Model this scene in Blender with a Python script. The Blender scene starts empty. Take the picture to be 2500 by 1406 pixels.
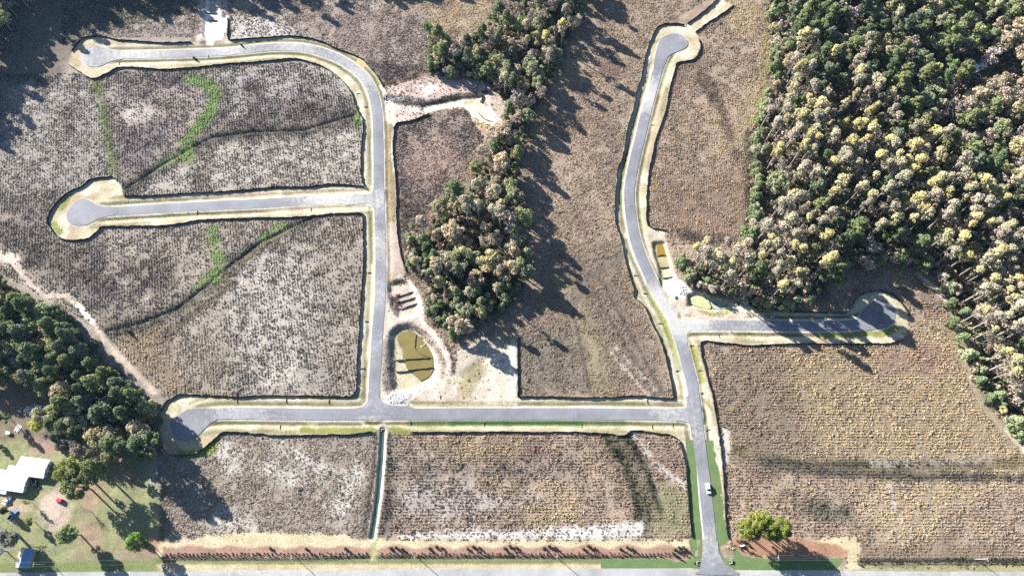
import bpy, math
import numpy as np
from mathutils import Vector

sc = bpy.context.scene
COL = sc.collection
rng = np.random.default_rng(7)

# ------------------------------------------------------------------ camera, sky, sun, exposure
F_PX, HGT, TILT = 1700.0, 360.0, math.radians(21.5)
ST, CT = math.sin(TILT), math.cos(TILT)
cam = bpy.data.cameras.new('camera')
cam.sensor_width = 36.0
cam.lens = 36.0 * F_PX / 2500.0
cam.clip_start, cam.clip_end = 1.0, 12000.0
cam_o = bpy.data.objects.new('camera', cam)
COL.objects.link(cam_o)
cam_o.location = (0, 0, HGT)
cam_o.rotation_euler = (TILT, 0, 0)
sc.camera = cam_o

SUN_EL, SUN_AZ = math.radians(24.5), math.radians(308.3)      # azimuth clockwise from +Y
SUNV = Vector((math.sin(SUN_AZ) * math.cos(SUN_EL), math.cos(SUN_AZ) * math.cos(SUN_EL), math.sin(SUN_EL)))
world = bpy.data.worlds.new('World')
sc.world = world
world.use_nodes = True
sky = world.node_tree.nodes.new('ShaderNodeTexSky')
sky.sky_type = 'NISHITA'
sky.sun_disc = False
sky.ozone_density, sky.dust_density = 3.0, 0.6
sky.sun_elevation, sky.sun_rotation = SUN_EL, SUN_AZ
world.node_tree.links.new(sky.outputs[0], world.node_tree.nodes['Background'].inputs[0])
world.node_tree.nodes['Background'].inputs[1].default_value = 0.05
sun = bpy.data.lights.new('sun', 'SUN')
sun.energy, sun.angle, sun.color = 5.0, math.radians(0.5), (1.0, 0.955, 0.89)
sun_o = bpy.data.objects.new('sun', sun)
COL.objects.link(sun_o)
sun_o.rotation_euler = SUNV.to_track_quat('Z', 'Y').to_euler()
sun_o.location = SUNV * 500
sc.view_settings.view_transform = 'Standard'
sc.view_settings.look = 'None'
sc.view_settings.gamma = 1.0
sc.view_settings.use_curve_mapping = False
sc.view_settings.exposure = 1.7
sc.cycles.use_denoising = False
sc.cycles.max_bounces = 4
sc.cycles.diffuse_bounces = 2
sc.cycles.transmission_bounces = 2
sc.cycles.transparent_max_bounces = 4

# ------------------------------------------------------------------ helpers
def P(px, py, z=0.0):
    """a point of the photograph (2500 px wide) to the place it shows at height z"""
    px, py = np.asarray(px, float), np.asarray(py, float)
    dx, dy = (px - 1250.0) / F_PX, (703.0 - py) / F_PX
    t = (HGT - z) / (CT - dy * ST)
    return dx * t, (ST + dy * CT) * t

def PP(pts, z=0.0):
    a = np.asarray(pts, float)
    x, y = P(a[:, 0], a[:, 1], z)
    return np.stack([x, y], 1)

def to_px(x, y, z=0.0):
    d = CT * (HGT - z) + ST * y
    return 1250.0 + F_PX * x / d, 703.0 - F_PX * (CT * y - ST * (HGT - z)) / d

def smooth(pts, n=6, closed=False):
    a = np.asarray(pts, float)
    if closed:
        q = np.vstack([a[-1], a, a[0], a[1]])
    else:
        q = np.vstack([2 * a[0] - a[1], a, 2 * a[-1] - a[-2]])
    out = []
    t = np.linspace(0, 1, n, endpoint=False)[:, None]
    for i in range(1, len(q) - 2):
        p0, p1, p2, p3 = q[i - 1], q[i], q[i + 1], q[i + 2]
        out.append(0.5 * (2 * p1 + (p2 - p0) * t + (2 * p0 - 5 * p1 + 4 * p2 - p3) * t ** 2 + (3 * p1 - p0 - 3 * p2 + p3) * t ** 3))
    if not closed:
        out.append(a[-1:])
    return np.vstack(out)

_lat = {}
def vnoise(x, y, s, seed=0):
    if seed not in _lat:
        _lat[seed] = np.random.default_rng(1000 + seed).random((256, 256))
    L = _lat[seed]
    u, v = np.asarray(x) / s + 37.3 * seed, np.asarray(y) / s + 11.7 * seed
    i, j = np.floor(u).astype(int), np.floor(v).astype(int)
    a, b = u - i, v - j
    a, b = a * a * (3 - 2 * a), b * b * (3 - 2 * b)
    i0, i1, j0, j1 = i % 256, (i + 1) % 256, j % 256, (j + 1) % 256
    return (L[i0, j0] * (1 - a) + L[i1, j0] * a) * (1 - b) + (L[i0, j1] * (1 - a) + L[i1, j1] * a) * b

def fbm(x, y, s, seed=0, o=3):
    r, w, t = 0, 1.0, 0
    for k in range(o):
        r = r + w * vnoise(x, y, s / 2 ** k, seed + 17 * k)
        t += w
        w *= 0.55
    return r / t

def sstep(a, b, x):
    t = np.clip((x - a) / (b - a), 0, 1)
    return t * t * (3 - 2 * t)

def seg_dist(x, y, pts, closed=False):
    q = np.vstack([pts, pts[:1]]) if closed else pts
    d = np.full(x.shape, 1e9)
    for (ax, ay), (bx, by) in zip(q[:-1], q[1:]):
        vx, vy = bx - ax, by - ay
        l2 = vx * vx + vy * vy + 1e-9
        t = np.clip(((x - ax) * vx + (y - ay) * vy) / l2, 0, 1)
        d = np.minimum(d, (x - ax - t * vx) ** 2 + (y - ay - t * vy) ** 2)
    return np.sqrt(d)

def inside(x, y, pts):
    r = np.zeros(x.shape, bool)
    n = len(pts)
    for i in range(n):
        ax, ay = pts[i]
        bx, by = pts[(i + 1) % n]
        c = ((ay > y) != (by > y)) & (x < (bx - ax) * (y - ay) / (by - ay + 1e-12) + ax)
        r ^= c
    return r

def mesh_np(name, V, Q, attrs=None, smooth_sh=False):
    """mesh from vertex array and an (n,3) or (n,4) face array; attrs: {name: (n,3) or (n,) per vertex}"""
    me = bpy.data.meshes.new(name)
    V = np.asarray(V, np.float32)
    Q = np.asarray(Q, np.int32)
    n, k = Q.shape
    me.vertices.add(len(V))
    me.vertices.foreach_set('co', V.ravel())
    me.loops.add(n * k)
    me.loops.foreach_set('vertex_index', Q.ravel())
    me.polygons.add(n)
    me.polygons.foreach_set('loop_start', np.arange(0, n * k, k, dtype=np.int32))
    me.polygons.foreach_set('loop_total', np.full(n, k, np.int32))
    if smooth_sh:
        me.polygons.foreach_set('use_smooth', np.ones(n, bool))
    me.update(calc_edges=True)
    for an, av in (attrs or {}).items():
        av = np.asarray(av, np.float32)
        if av.ndim == 2:
            at = me.attributes.new(an, 'FLOAT_COLOR', 'POINT')
            c = np.ones((len(V), 4), np.float32)
            c[:, :3] = av
            at.data.foreach_set('color', c.ravel())
        else:
            at = me.attributes.new(an, 'FLOAT', 'POINT')
            at.data.foreach_set('value', av)
    return me

def link(name, me, mat=None, parent=None, loc=None):
    o = bpy.data.objects.new(name, me)
    if mat is not None and me is not None and len(me.materials) == 0:
        me.materials.append(mat)
    COL.objects.link(o)
    if parent is not None:
        o.parent = parent
    if loc is not None:
        o.location = loc
    return o

def tag(o, label=None, cat=None, group=None, kind=None):
    if label: o['label'] = label
    if cat: o['category'] = cat
    if group: o['group'] = group
    if kind: o['kind'] = kind
    return o

class MB:
    """collects polygons of any size for one mesh"""
    def __init__(s):
        s.v, s.f = [], []
    def poly(s, pts):
        b = len(s.v)
        s.v += [tuple(p) for p in pts]
        s.f.append(tuple(range(b, b + len(pts))))
        return s
    def box(s, c, d, rz=0.0, taper=(1, 1)):
        b = len(s.v)
        co, si = math.cos(rz), math.sin(rz)
        for z in (-1, 1):
            tx, ty = taper if z > 0 else (1, 1)
            for sx, sy in ((-1, -1), (1, -1), (1, 1), (-1, 1)):
                x, y = sx * d[0] / 2 * tx, sy * d[1] / 2 * ty
                s.v.append((c[0] + x * co - y * si, c[1] + x * si + y * co, c[2] + z * d[2] / 2))
        s.f += [tuple(b + i for i in q) for q in ((3, 2, 1, 0), (4, 5, 6, 7), (0, 1, 5, 4), (1, 2, 6, 5), (2, 3, 7, 6), (3, 0, 4, 7))]
        return s
    def tube(s, p, r, n=6, cap=True):
        """tube through points p with radii r"""
        p = [Vector(q) for q in p]
        rings = []
        for i, q in enumerate(p):
            d = (p[min(i + 1, len(p) - 1)] - p[max(i - 1, 0)]).normalized()
            u = d.orthogonal().normalized()
            w = d.cross(u)
            b = len(s.v)
            for k in range(n):
                a = 2 * math.pi * k / n
                s.v.append(tuple(q + (u * math.cos(a) + w * math.sin(a)) * r[i]))
            rings.append(b)
        for a, b in zip(rings[:-1], rings[1:]):
            for k in range(n):
                s.f.append((a + k, a + (k + 1) % n, b + (k + 1) % n, b + k))
        if cap:
            s.f.append(tuple(rings[-1] + k for k in range(n)))
            s.f.append(tuple(rings[0] + k for k in reversed(range(n))))
        return s
    def mesh(s, name):
        me = bpy.data.meshes.new(name)
        me.from_pydata(s.v, [], s.f)
        me.update()
        return me
    def build(s, name, mat, parent=None, loc=None):
        return link(name, s.mesh(name), mat, parent, loc)

def empty(name, loc, rz=0.0):
    o = bpy.data.objects.new(name, None)
    COL.objects.link(o)
    o.location = loc
    o.rotation_euler = (0, 0, rz)
    o.empty_display_size = 0.3
    return o

# ------------------------------------------------------------------ materials
def new_mat(name, rough=0.9, spec=0.2):
    m = bpy.data.materials.new(name)
    m.use_nodes = True
    nt = m.node_tree
    b = nt.nodes['Principled BSDF']
    b.inputs['Roughness'].default_value = rough
    b.inputs['Specular IOR Level'].default_value = spec
    return m, nt, b

def noise_node(nt, scale, detail=4, rough=0.6, vec=None, dist=0.0):
    n = nt.nodes.new('ShaderNodeTexNoise')
    n.inputs['Scale'].default_value = scale
    n.inputs['Detail'].default_value = detail
    n.inputs['Roughness'].default_value = rough
    n.inputs['Distortion'].default_value = dist
    if vec is not None:
        nt.links.new(vec, n.inputs['Vector'])
    return n

def ramp(nt, fac, stops):
    r = nt.nodes.new('ShaderNodeValToRGB')
    e = r.color_ramp.elements
    while len(e) < len(stops):
        e.new(0.5)
    for k, (p, c) in enumerate(stops):
        e[k].position = p
        e[k].color = (*c, 1) if len(c) == 3 else c
    nt.links.new(fac, r.inputs['Fac'])
    return r

def mul_col(nt, a, b, fac=1.0, mode='MULTIPLY'):
    m = nt.nodes.new('ShaderNodeMix')
    m.data_type = 'RGBA'
    m.blend_type = mode
    m.inputs[0].default_value = fac
    for sock, v in ((m.inputs[6], a), (m.inputs[7], b)):
        if isinstance(v, tuple):
            sock.default_value = (*v, 1)
        else:
            nt.links.new(v, sock)
    return m

def bump(nt, bsdf, height, strength, dist):
    bp = nt.nodes.new('ShaderNodeBump')
    bp.inputs['Strength'].default_value = strength
    bp.inputs['Distance'].default_value = dist
    nt.links.new(height, bp.inputs['Height'])
    nt.links.new(bp.outputs[0], bsdf.inputs['Normal'])
    return bp

def geo_pos(nt):
    return nt.nodes.new('ShaderNodeNewGeometry').outputs['Position']

def plain(name, col, rough=0.8, spec=0.2, var=0.25, scale=2.0, metal=0.0):
    m, nt, b = new_mat(name, rough, spec)
    tc = nt.nodes.new('ShaderNodeTexCoord')
    n = noise_node(nt, scale, 4, 0.6, tc.outputs['Object'])
    lo, hi = tuple(c * (1 - var) for c in col), tuple(min(1, c * (1 + var)) for c in col)
    r = ramp(nt, n.outputs['Fac'], [(0.3, lo), (0.7, hi)])
    nt.links.new(r.outputs[0], b.inputs['Base Color'])
    b.inputs['Metallic'].default_value = metal
    return m

def make_soil():
    m, nt, b = new_mat('soil', 1.0, 0.05)
    at = nt.nodes.new('ShaderNodeAttribute')
    at.attribute_name = 'col'
    pos = geo_pos(nt)
    n1 = noise_node(nt, 0.9, 5, 0.7, pos)
    r1 = ramp(nt, n1.outputs['Fac'], [(0.25, (0.62, 0.60, 0.57)), (0.5, (1.0, 1.0, 1.0)), (0.75, (1.38, 1.36, 1.32))])
    n2 = noise_node(nt, 0.13, 3, 0.6, pos)
    r2 = ramp(nt, n2.outputs['Fac'], [(0.3, (0.84, 0.83, 0.82)), (0.7, (1.15, 1.15, 1.14))])
    a = mul_col(nt, at.outputs['Color'], r1.outputs[0])
    c = mul_col(nt, a.outputs[2], r2.outputs[0])
    nt.links.new(c.outputs[2], b.inputs['Base Color'])
    n3 = noise_node(nt, 1.6, 4, 0.7, pos)
    bump(nt, b, n3.outputs['Fac'], 0.6, 0.35)
    return m

def make_asphalt(name, base, dust):
    m, nt, b = new_mat(name, 0.75, 0.3)
    pos = geo_pos(nt)
    at = nt.nodes.new('ShaderNodeAttribute')
    at.attribute_name = 'dust'
    n1 = noise_node(nt, 0.06, 4, 0.65, pos)
    r1 = ramp(nt, n1.outputs['Fac'], [(0.3, tuple(c * 0.72 for c in base)), (0.7, tuple(c * 1.18 for c in base))])
    n2 = noise_node(nt, 0.45, 5, 0.75, pos, 1.2)
    # dust pattern: attribute lifts the threshold of a streaky noise
    add = nt.nodes.new('ShaderNodeMath'); add.operation = 'ADD'
    nt.links.new(n2.outputs['Fac'], add.inputs[0]); nt.links.new(at.outputs['Fac'], add.inputs[1])
    r2 = ramp(nt, add.outputs[0], [(0.53, (0, 0, 0)), (0.85, (1, 1, 1))])
    mx = nt.nodes.new('ShaderNodeMix'); mx.data_type = 'RGBA'
    nt.links.new(r2.outputs[0], mx.inputs[0]); nt.links.new(r1.outputs[0], mx.inputs[6]); mx.inputs[7].default_value = (*dust, 1)
    ac = nt.nodes.new('ShaderNodeAttribute'); ac.attribute_name = 'across'
    wp = nt.nodes.new('ShaderNodeMath'); wp.operation = 'ABSOLUTE'
    nt.links.new(ac.outputs['Fac'], wp.inputs[0])
    rw = ramp(nt, wp.outputs[0], [(0.0, (0.9, 0.9, 0.9)), (0.07, (1.0, 1.0, 1.0)), (0.32, (0.93, 0.93, 0.93)), (0.5, (1.07, 1.07, 1.06)), (0.72, (0.94, 0.94, 0.94)), (1.0, (1.12, 1.11, 1.09))])
    nf = noise_node(nt, 0.9, 4, 0.7, pos, 2.5)
    rf = ramp(nt, nf.outputs['Fac'], [(0.60, (0, 0, 0)), (0.72, (0.75, 0.75, 0.75))])
    mf = nt.nodes.new('ShaderNodeMix'); mf.data_type = 'RGBA'
    nt.links.new(rf.outputs[0], mf.inputs[0]); nt.links.new(mx.outputs[2], mf.inputs[6]); mf.inputs[7].default_value = (*dust, 1)
    mx = mul_col(nt, mf.outputs[2], rw.outputs[0])
    n3 = noise_node(nt, 3.0, 3, 0.6, pos)
    r3 = ramp(nt, n3.outputs['Fac'], [(0.3, (0.88, 0.88, 0.88)), (0.7, (1.1, 1.1, 1.1))])
    f = mul_col(nt, mx.outputs[2], r3.outputs[0])
    nt.links.new(f.outputs[2], b.inputs['Base Color'])
    return m

def make_turf():
    m, nt, b = new_mat('turf', 1.0, 0.05)
    pos = geo_pos(nt)
    n1 = noise_node(nt, 0.22, 6, 0.75, pos)
    r1 = ramp(nt, n1.outputs['Fac'], [(0.3, (0.095, 0.145, 0.06)), (0.55, (0.125, 0.18, 0.075)), (0.75, (0.17, 0.21, 0.095))])
    n2 = noise_node(nt, 2.5, 3, 0.6, pos)
    r2 = ramp(nt, n2.outputs['Fac'], [(0.3, (0.78, 0.8, 0.78)), (0.7, (1.15, 1.15, 1.15))])
    f = mul_col(nt, r1.outputs[0], r2.outputs[0])
    nt.links.new(f.outputs[2], b.inputs['Base Color'])
    bump(nt, b, n2.outputs['Fac'], 0.4, 0.1)
    return m

def make_leaf(name, instancer=False, transl=0.22):
    """foliage: tint from the object's colour (or the instancer's attribute), varied leaf clump by leaf clump"""
    m = bpy.data.materials.new(name)
    m.use_nodes = True
    nt = m.node_tree
    nt.nodes.remove(nt.nodes['Principled BSDF'])
    out = nt.nodes['Material Output']
    if instancer:
        a = nt.nodes.new('ShaderNodeAttribute'); a.attribute_type = 'INSTANCER'; a.attribute_name = 'tint'
        tint = a.outputs['Color']
    else:
        tint = nt.nodes.new('ShaderNodeObjectInfo').outputs['Color']
    tv = nt.nodes.new('ShaderNodeAttribute'); tv.attribute_name = 'tv'
    r = ramp(nt, tv.outputs['Fac'], [(0.0, (0.7, 0.75, 0.74)), (0.5, (1, 1, 1)), (1.0, (1.3, 1.24, 1.12))])
    dry = nt.nodes.new('ShaderNodeAttribute'); dry.attribute_name = 'dry'
    mg = nt.nodes.new('ShaderNodeMix'); mg.data_type = 'RGBA'
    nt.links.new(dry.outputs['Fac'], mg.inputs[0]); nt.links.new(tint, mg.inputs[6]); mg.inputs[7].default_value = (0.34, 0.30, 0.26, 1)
    c = mul_col(nt, mg.outputs[2], r.outputs[0])
    d = nt.nodes.new('ShaderNodeBsdfDiffuse')
    t = nt.nodes.new('ShaderNodeBsdfTranslucent')
    nt.links.new(c.outputs[2], d.inputs[0])
    nt.links.new(c.outputs[2], t.inputs[0])
    mx = nt.nodes.new('ShaderNodeMixShader'); mx.inputs[0].default_value = transl
    nt.links.new(d.outputs[0], mx.inputs[1]); nt.links.new(t.outputs[0], mx.inputs[2])
    nt.links.new(mx.outputs[0], out.inputs['Surface'])
    return m

def make_water(name, col, rough=0.12):
    m, nt, b = new_mat(name, rough, 0.5)
    pos = geo_pos(nt)
    n = noise_node(nt, 0.15, 4, 0.6, pos)
    r = ramp(nt, n.outputs['Fac'], [(0.3, tuple(c * 0.85 for c in col)), (0.7, tuple(c * 1.15 for c in col))])
    nt.links.new(r.outputs[0], b.inputs['Base Color'])
    n2 = noise_node(nt, 1.5, 2, 0.5, pos)
    bump(nt, b, n2.outputs['Fac'], 0.05, 0.05)
    return m

def make_roof(name, cols, scale=(1.2, 0.12, 0.12)):
    m, nt, b = new_mat(name, 0.55, 0.4)
    tc = nt.nodes.new('ShaderNodeTexCoord')
    mp = nt.nodes.new('ShaderNodeMapping'); mp.inputs['Scale'].default_value = scale
    nt.links.new(tc.outputs['Object'], mp.inputs['Vector'])
    n = noise_node(nt, 1.0, 5, 0.7, mp.outputs[0])
    st = [(0.3 + 0.4 * k / max(1, len(cols) - 1), c) for k, c in enumerate(cols)]
    r = ramp(nt, n.outputs['Fac'], st)
    nt.links.new(r.outputs[0], b.inputs['Base Color'])
    return m

M = dict(
    soil=make_soil(),
    asphalt=make_asphalt('asphalt', (0.20, 0.205, 0.23), (0.43, 0.42, 0.40)),
    highway=make_asphalt('pale_asphalt', (0.36, 0.365, 0.37), (0.5, 0.49, 0.46)),
    turf=make_turf(),
    leaf=make_leaf('foliage'),
    weed=make_leaf('weed_leaf', True, 0.25),
    bark=plain('bark', (0.26, 0.23, 0.20), 0.95, 0.1, 0.35, 1.2),
    pale_bark=plain('pale_bark', (0.30, 0.275, 0.245), 0.95, 0.1, 0.3, 1.2),
    twig=plain('twig', (0.33, 0.30, 0.285), 0.95, 0.1, 0.3, 1.2),
    fabric=plain('silt_fabric', (0.012, 0.012, 0.014), 0.8, 0.2, 0.4, 0.5),
    wood=plain('pole_wood', (0.5, 0.47, 0.43), 0.8, 0.2, 0.2, 1.5),
    metal=plain('galvanised', (0.55, 0.56, 0.57), 0.45, 0.5, 0.1, 2.0, 0.3),
    cable=plain('cable', (0.4, 0.4, 0.4), 0.6, 0.3, 0.1, 1.0),
    white_roof=make_roof('white_metal_roof', [(0.66, 0.67, 0.68), (0.78, 0.79, 0.8), (0.84, 0.84, 0.84)]),
    rust_roof=make_roof('rusty_tin_roof', [(0.62, 0.6, 0.58), (0.34, 0.24, 0.19), (0.68, 0.66, 0.63), (0.24, 0.14, 0.09)], (1.5, 0.2, 0.3)),
    blue_shade_tin=make_roof('blue_shade_tin', [(0.08, 0.16, 0.34), (0.16, 0.28, 0.5), (0.3, 0.4, 0.55)], (0.8, 0.6, 0.6)),  # bluish shade of the unlit tin slope, painted as colour
    siding=plain('pale_siding', (0.58, 0.60, 0.64), 0.7, 0.2, 0.08, 1.0),
    plank=plain('grey_planks', (0.33, 0.30, 0.27), 0.9, 0.1, 0.25, 1.0),
    glass=plain('dark_glass', (0.03, 0.035, 0.045), 0.1, 0.6, 0.1, 1.0),
    tyre=plain('tyre', (0.02, 0.02, 0.02), 0.9, 0.2, 0.2, 2.0),
    lamp=plain('lamp_lens', (0.7, 0.7, 0.68), 0.2, 0.5, 0.05, 1.0),
    tail=plain('tail_lens', (0.35, 0.02, 0.02), 0.25, 0.5, 0.05, 1.0),
    chrome=plain('bright_trim', (0.6, 0.6, 0.6), 0.3, 0.5, 0.05, 1.0, 0.8),
    concrete=plain('concrete', (0.36, 0.35, 0.33), 0.9, 0.2, 0.2, 1.0),
    stone=plain('quarry_stone', (0.55, 0.54, 0.52), 0.9, 0.2, 0.25, 1.5),
    straw=plain('straw_roll', (0.10, 0.085, 0.06), 1.0, 0.1, 0.3, 1.5),
    brick=plain('sign_face', (0.8, 0.8, 0.78), 0.6, 0.3, 0.05, 1.0),
)

# ------------------------------------------------------------------ traced plan (photograph pixels, 2500 wide)
ROADS = {
 'S1': [(1752,1402),(1737,1345),(1731,1287),(1725,1230),(1719,1170),(1706,1073),(1699,1013),(1689,936),(1681,905),(1668,854),(1655,815),(1640,775),(1608,722),(1584,671),(1556,604),(1541,537),(1536,470),(1547,401),(1563,334),(1579,267),(1597,200),(1610,160),(1625,125)],
 'S2': [(470,1024),(500,1014),(560,1009),(760,1011),(860,1011),(1054,1010),(1255,1010),(1440,1010),(1641,1012),(1699,1013)],
 'S3': [(914,1010),(914,938),(918,871),(922,804),(927,737),(929,670),(929,604),(927,537),(925,470),(924,401),(923,334),(922,301),(919,267),(912,234),(898,202),(882,182),(854,160),(827,144),(797,132),(760,121),(720,116),(670,116),(620,120),(535,128),(401,133),(301,135),(240,137)],
 'S4': [(924,482),(887,485),(754,490),(640,497),(468,505),(301,515),(230,519)],
 'S5': [(1660,796),(1741,794),(1875,795),(1960,796),(2077,794),(2130,778)],
}
BULBS = {
 'S1': [(1596,168),(1599,140),(1606,112),(1611,100),(1621,90),(1641,83.5),(1661,85),(1674.5,97),(1679.5,107),(1674.5,117),(1658,125),(1638,134),(1624,147),(1617,163)],
 'S2': [(565,998),(471,998),(451,1004),(434,1014),(421,1022),(416,1035),(420,1051),(427,1065),(437,1073.7),(451,1076.5),(468,1072),(482.5,1064),(498,1048),(512,1035),(525,1027),(536.5,1021.8),(565,1021)],
 'S3': [(300,126),(274,123),(254,117),(234,111),(220.5,115),(204,129),(199,137),(200.5,150),(214,162),(227,164.5),(244,163),(264,154),(284,147),(300,144)],
 'S4': [(284,507),(254,505),(234,498.5),(214,488.5),(197,486.7),(177,500),(164,520),(163,530),(167,542),(180.5,549.6),(207,550),(227,542),(247,532),(284,523)],
 'S5': [(2074,784),(2090.6,781),(2100.6,767.5),(2114,751),(2130.7,736),(2147,732.4),(2164,734),(2181,747.5),(2187,764),(2184,781),(2174,794),(2161,801),(2144,803.6),(2094,805)],
}
FILLETS = {
 'S2': [[(850,999),(884,993),(897,979),(901,956),(922,956),(927.5,973),(941,986),(974,991),(1004,992),(1004,1012),(850,1012)],
        [(1641,998),(1671,996),(1676,986),(1675,969),(1690,969),(1700,1013),(1712,1073),(1690,1070),(1684.5,1040),(1674.5,1029.6),(1641,1023.6)]],
 'S4': [[(860,474),(897,477),(908,470),(911,458),(925,458),(925,530),(916,530),(911,507),(897,497),(874,498.5),(840,500)]],
 'S5': [[(1634,757),(1648,774),(1664,784),(1688,786),(1700,796),(1688,806),(1679.5,814),(1677,824),(1678,838),(1665,838),(1650,800)]],
 'S1': [[(1716,1336),(1714,1360),(1709.6,1381),(1706,1392),(1700,1401),(1800,1402),(1791,1391),(1781.6,1385.6),(1772,1377.6),(1762,1361.6),(1754,1344),(1750,1320),(1717,1320)]],
}
FENCES = [
 ('long black silt fence west of the left street, lower field side', [(871,938),(872,888),(877,804),(882,721),(887,637),(887,570),(886,522)]),
 ('black silt fence along the south verge of the middle cul-de-sac street', [(884,522),(820,523),(720,532),(640,533),(501,538),(468,543),(401,552),(334,553),(254,555),(241,564),(214,584),(187,587),(160,586),(140,577),(120,550),(119,530),(134,503),(160,477),(174,468),(200,458),(220,441),(247,435),(277,433)]),
 ('black silt fence along the north verge of the middle cul-de-sac street', [(302,480),(368,479),(468,473),(535,470),(620,463),(687,458),(754,458),(807,451),(854,453),(889,456)]),
 ('black silt fence inside the upper left street bend', [(889,456),(882,428),(882,368),(887,301),(874,274),(859,231),(854,221),(834,197),(800,170),(764,155),(717,145),(670,149),(620,154),(568,157),(501,164),(401,172),(334,167),(291,167),(261,182),(227,194),(200,180),(170,160)]),
 ('black silt fence over the top left cul-de-sac, left of the white basin', [(177,127),(200,97),(234,91),(261,92),(291,100),(334,102),(401,107),(468,105)]),
 ('black silt fence outside the upper left street bend', [(561,100),(653,93),(704,90),(754,95),(787,104),(820,119),(854,132),(887,147),(897,159),(921,187),(936,214)]),
 ('short black silt fence down the right side of the white sand basin', [(556,46),(556.5,70),(557,99)]),
 ('black silt fence east of the left street, below the sandy basin', [(1048,281),(1000,298),(967,305),(961,334),(959,368),(964,418),(968,468),(969,553),(977,617),(991,664)]),
 ('black silt fence north of the bottom left cul-de-sac', [(393,1004),(408,980),(425,970),(444,964),(480,964),(522,965),(551,966),(579,970),(615,966),(700,966),(787,966),(851,968),(867,959),(871,938)]),
 ('black silt fence south of the bottom left cul-de-sac, left of the drainage ditch', [(414,1110),(460,1111),(480,1106),(501,1094),(522,1075),(542,1055),(565,1054),(615,1057),(650,1061),(700,1063),(787,1061),(854,1060),(908,1053)]),
 ('black silt fence south of the cross street, right of the drainage ditch', [(1004,1055),(1255,1054),(1407,1055),(1474,1058),(1524,1063),(1537,1053),(1557,1051),(1591,1056),(1638,1063),(1659,1076)]),
 ('black silt fence west of the green sod by the entrance street', [(1659,1076),(1671,1123),(1678,1187),(1683,1253),(1688,1310)]),
 ('straight black silt fence beside the pale sandy lot, running up from the cross street', [(1264,820),(1264,890),(1264,968)]),
 ('black silt fence north of the cross street, under the central brown field', [(1264,968),(1340,968),(1440,971),(1507,969),(1557,966),(1608,971),(1644,973)]),
 ('long black silt fence west of the right street', [(1644,973),(1639,938),(1624,871),(1611,831),(1591,791),(1571,747),(1548,727),(1547,704),(1537,677),(1527,637),(1514,580),(1502,537),(1502,470),(1506,440),(1507,418),(1521,378),(1531,317),(1546,267),(1554,227),(1566,187),(1574,144),(1588,100),(1601,73),(1614,63),(1641,60),(1671,63)]),
 ('black silt fence on the upper left side of the narrow outfall strip', [(1678,60),(1708,37),(1741,10),(1751,-2)]),
 ('black silt fence on the lower right side of the narrow outfall strip', [(1791,14),(1761,37),(1725,60),(1698,80)]),
 ('black silt fence east of the right street, along the upper right field', [(1706,97),(1710,114),(1704,134),(1688,149),(1654,155),(1649,167),(1641,194),(1631,234),(1626,267),(1611,311),(1599,344),(1593,378),(1584,418),(1579,468),(1578,487),(1582,550),(1628,564)]),
 ('black silt fence round the east cul-de-sac, above it', [(1893,759),(1960,763),(2044,765),(2064,764),(2081,744),(2094,724),(2121,714),(2147,711),(2174,717),(2194,734),(2211,754),(2218,771)]),
 ('black silt fence between the pond and the forest edge', [(1812,732),(1840,748),(1872,766)]),
 ('black silt fence south of the east street and down the entrance street', [(2204,828),(2181,836),(2161,839),(2060,840),(1960,839),(1893,841),(1835,844),(1775,838),(1721,833),(1710,840),(1713,871),(1721,898),(1730,938),(1735,949),(1743,986),(1751,1036),(1758,1086),(1763,1136),(1768,1203),(1771,1270),(1778,1314)]),
]
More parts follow.
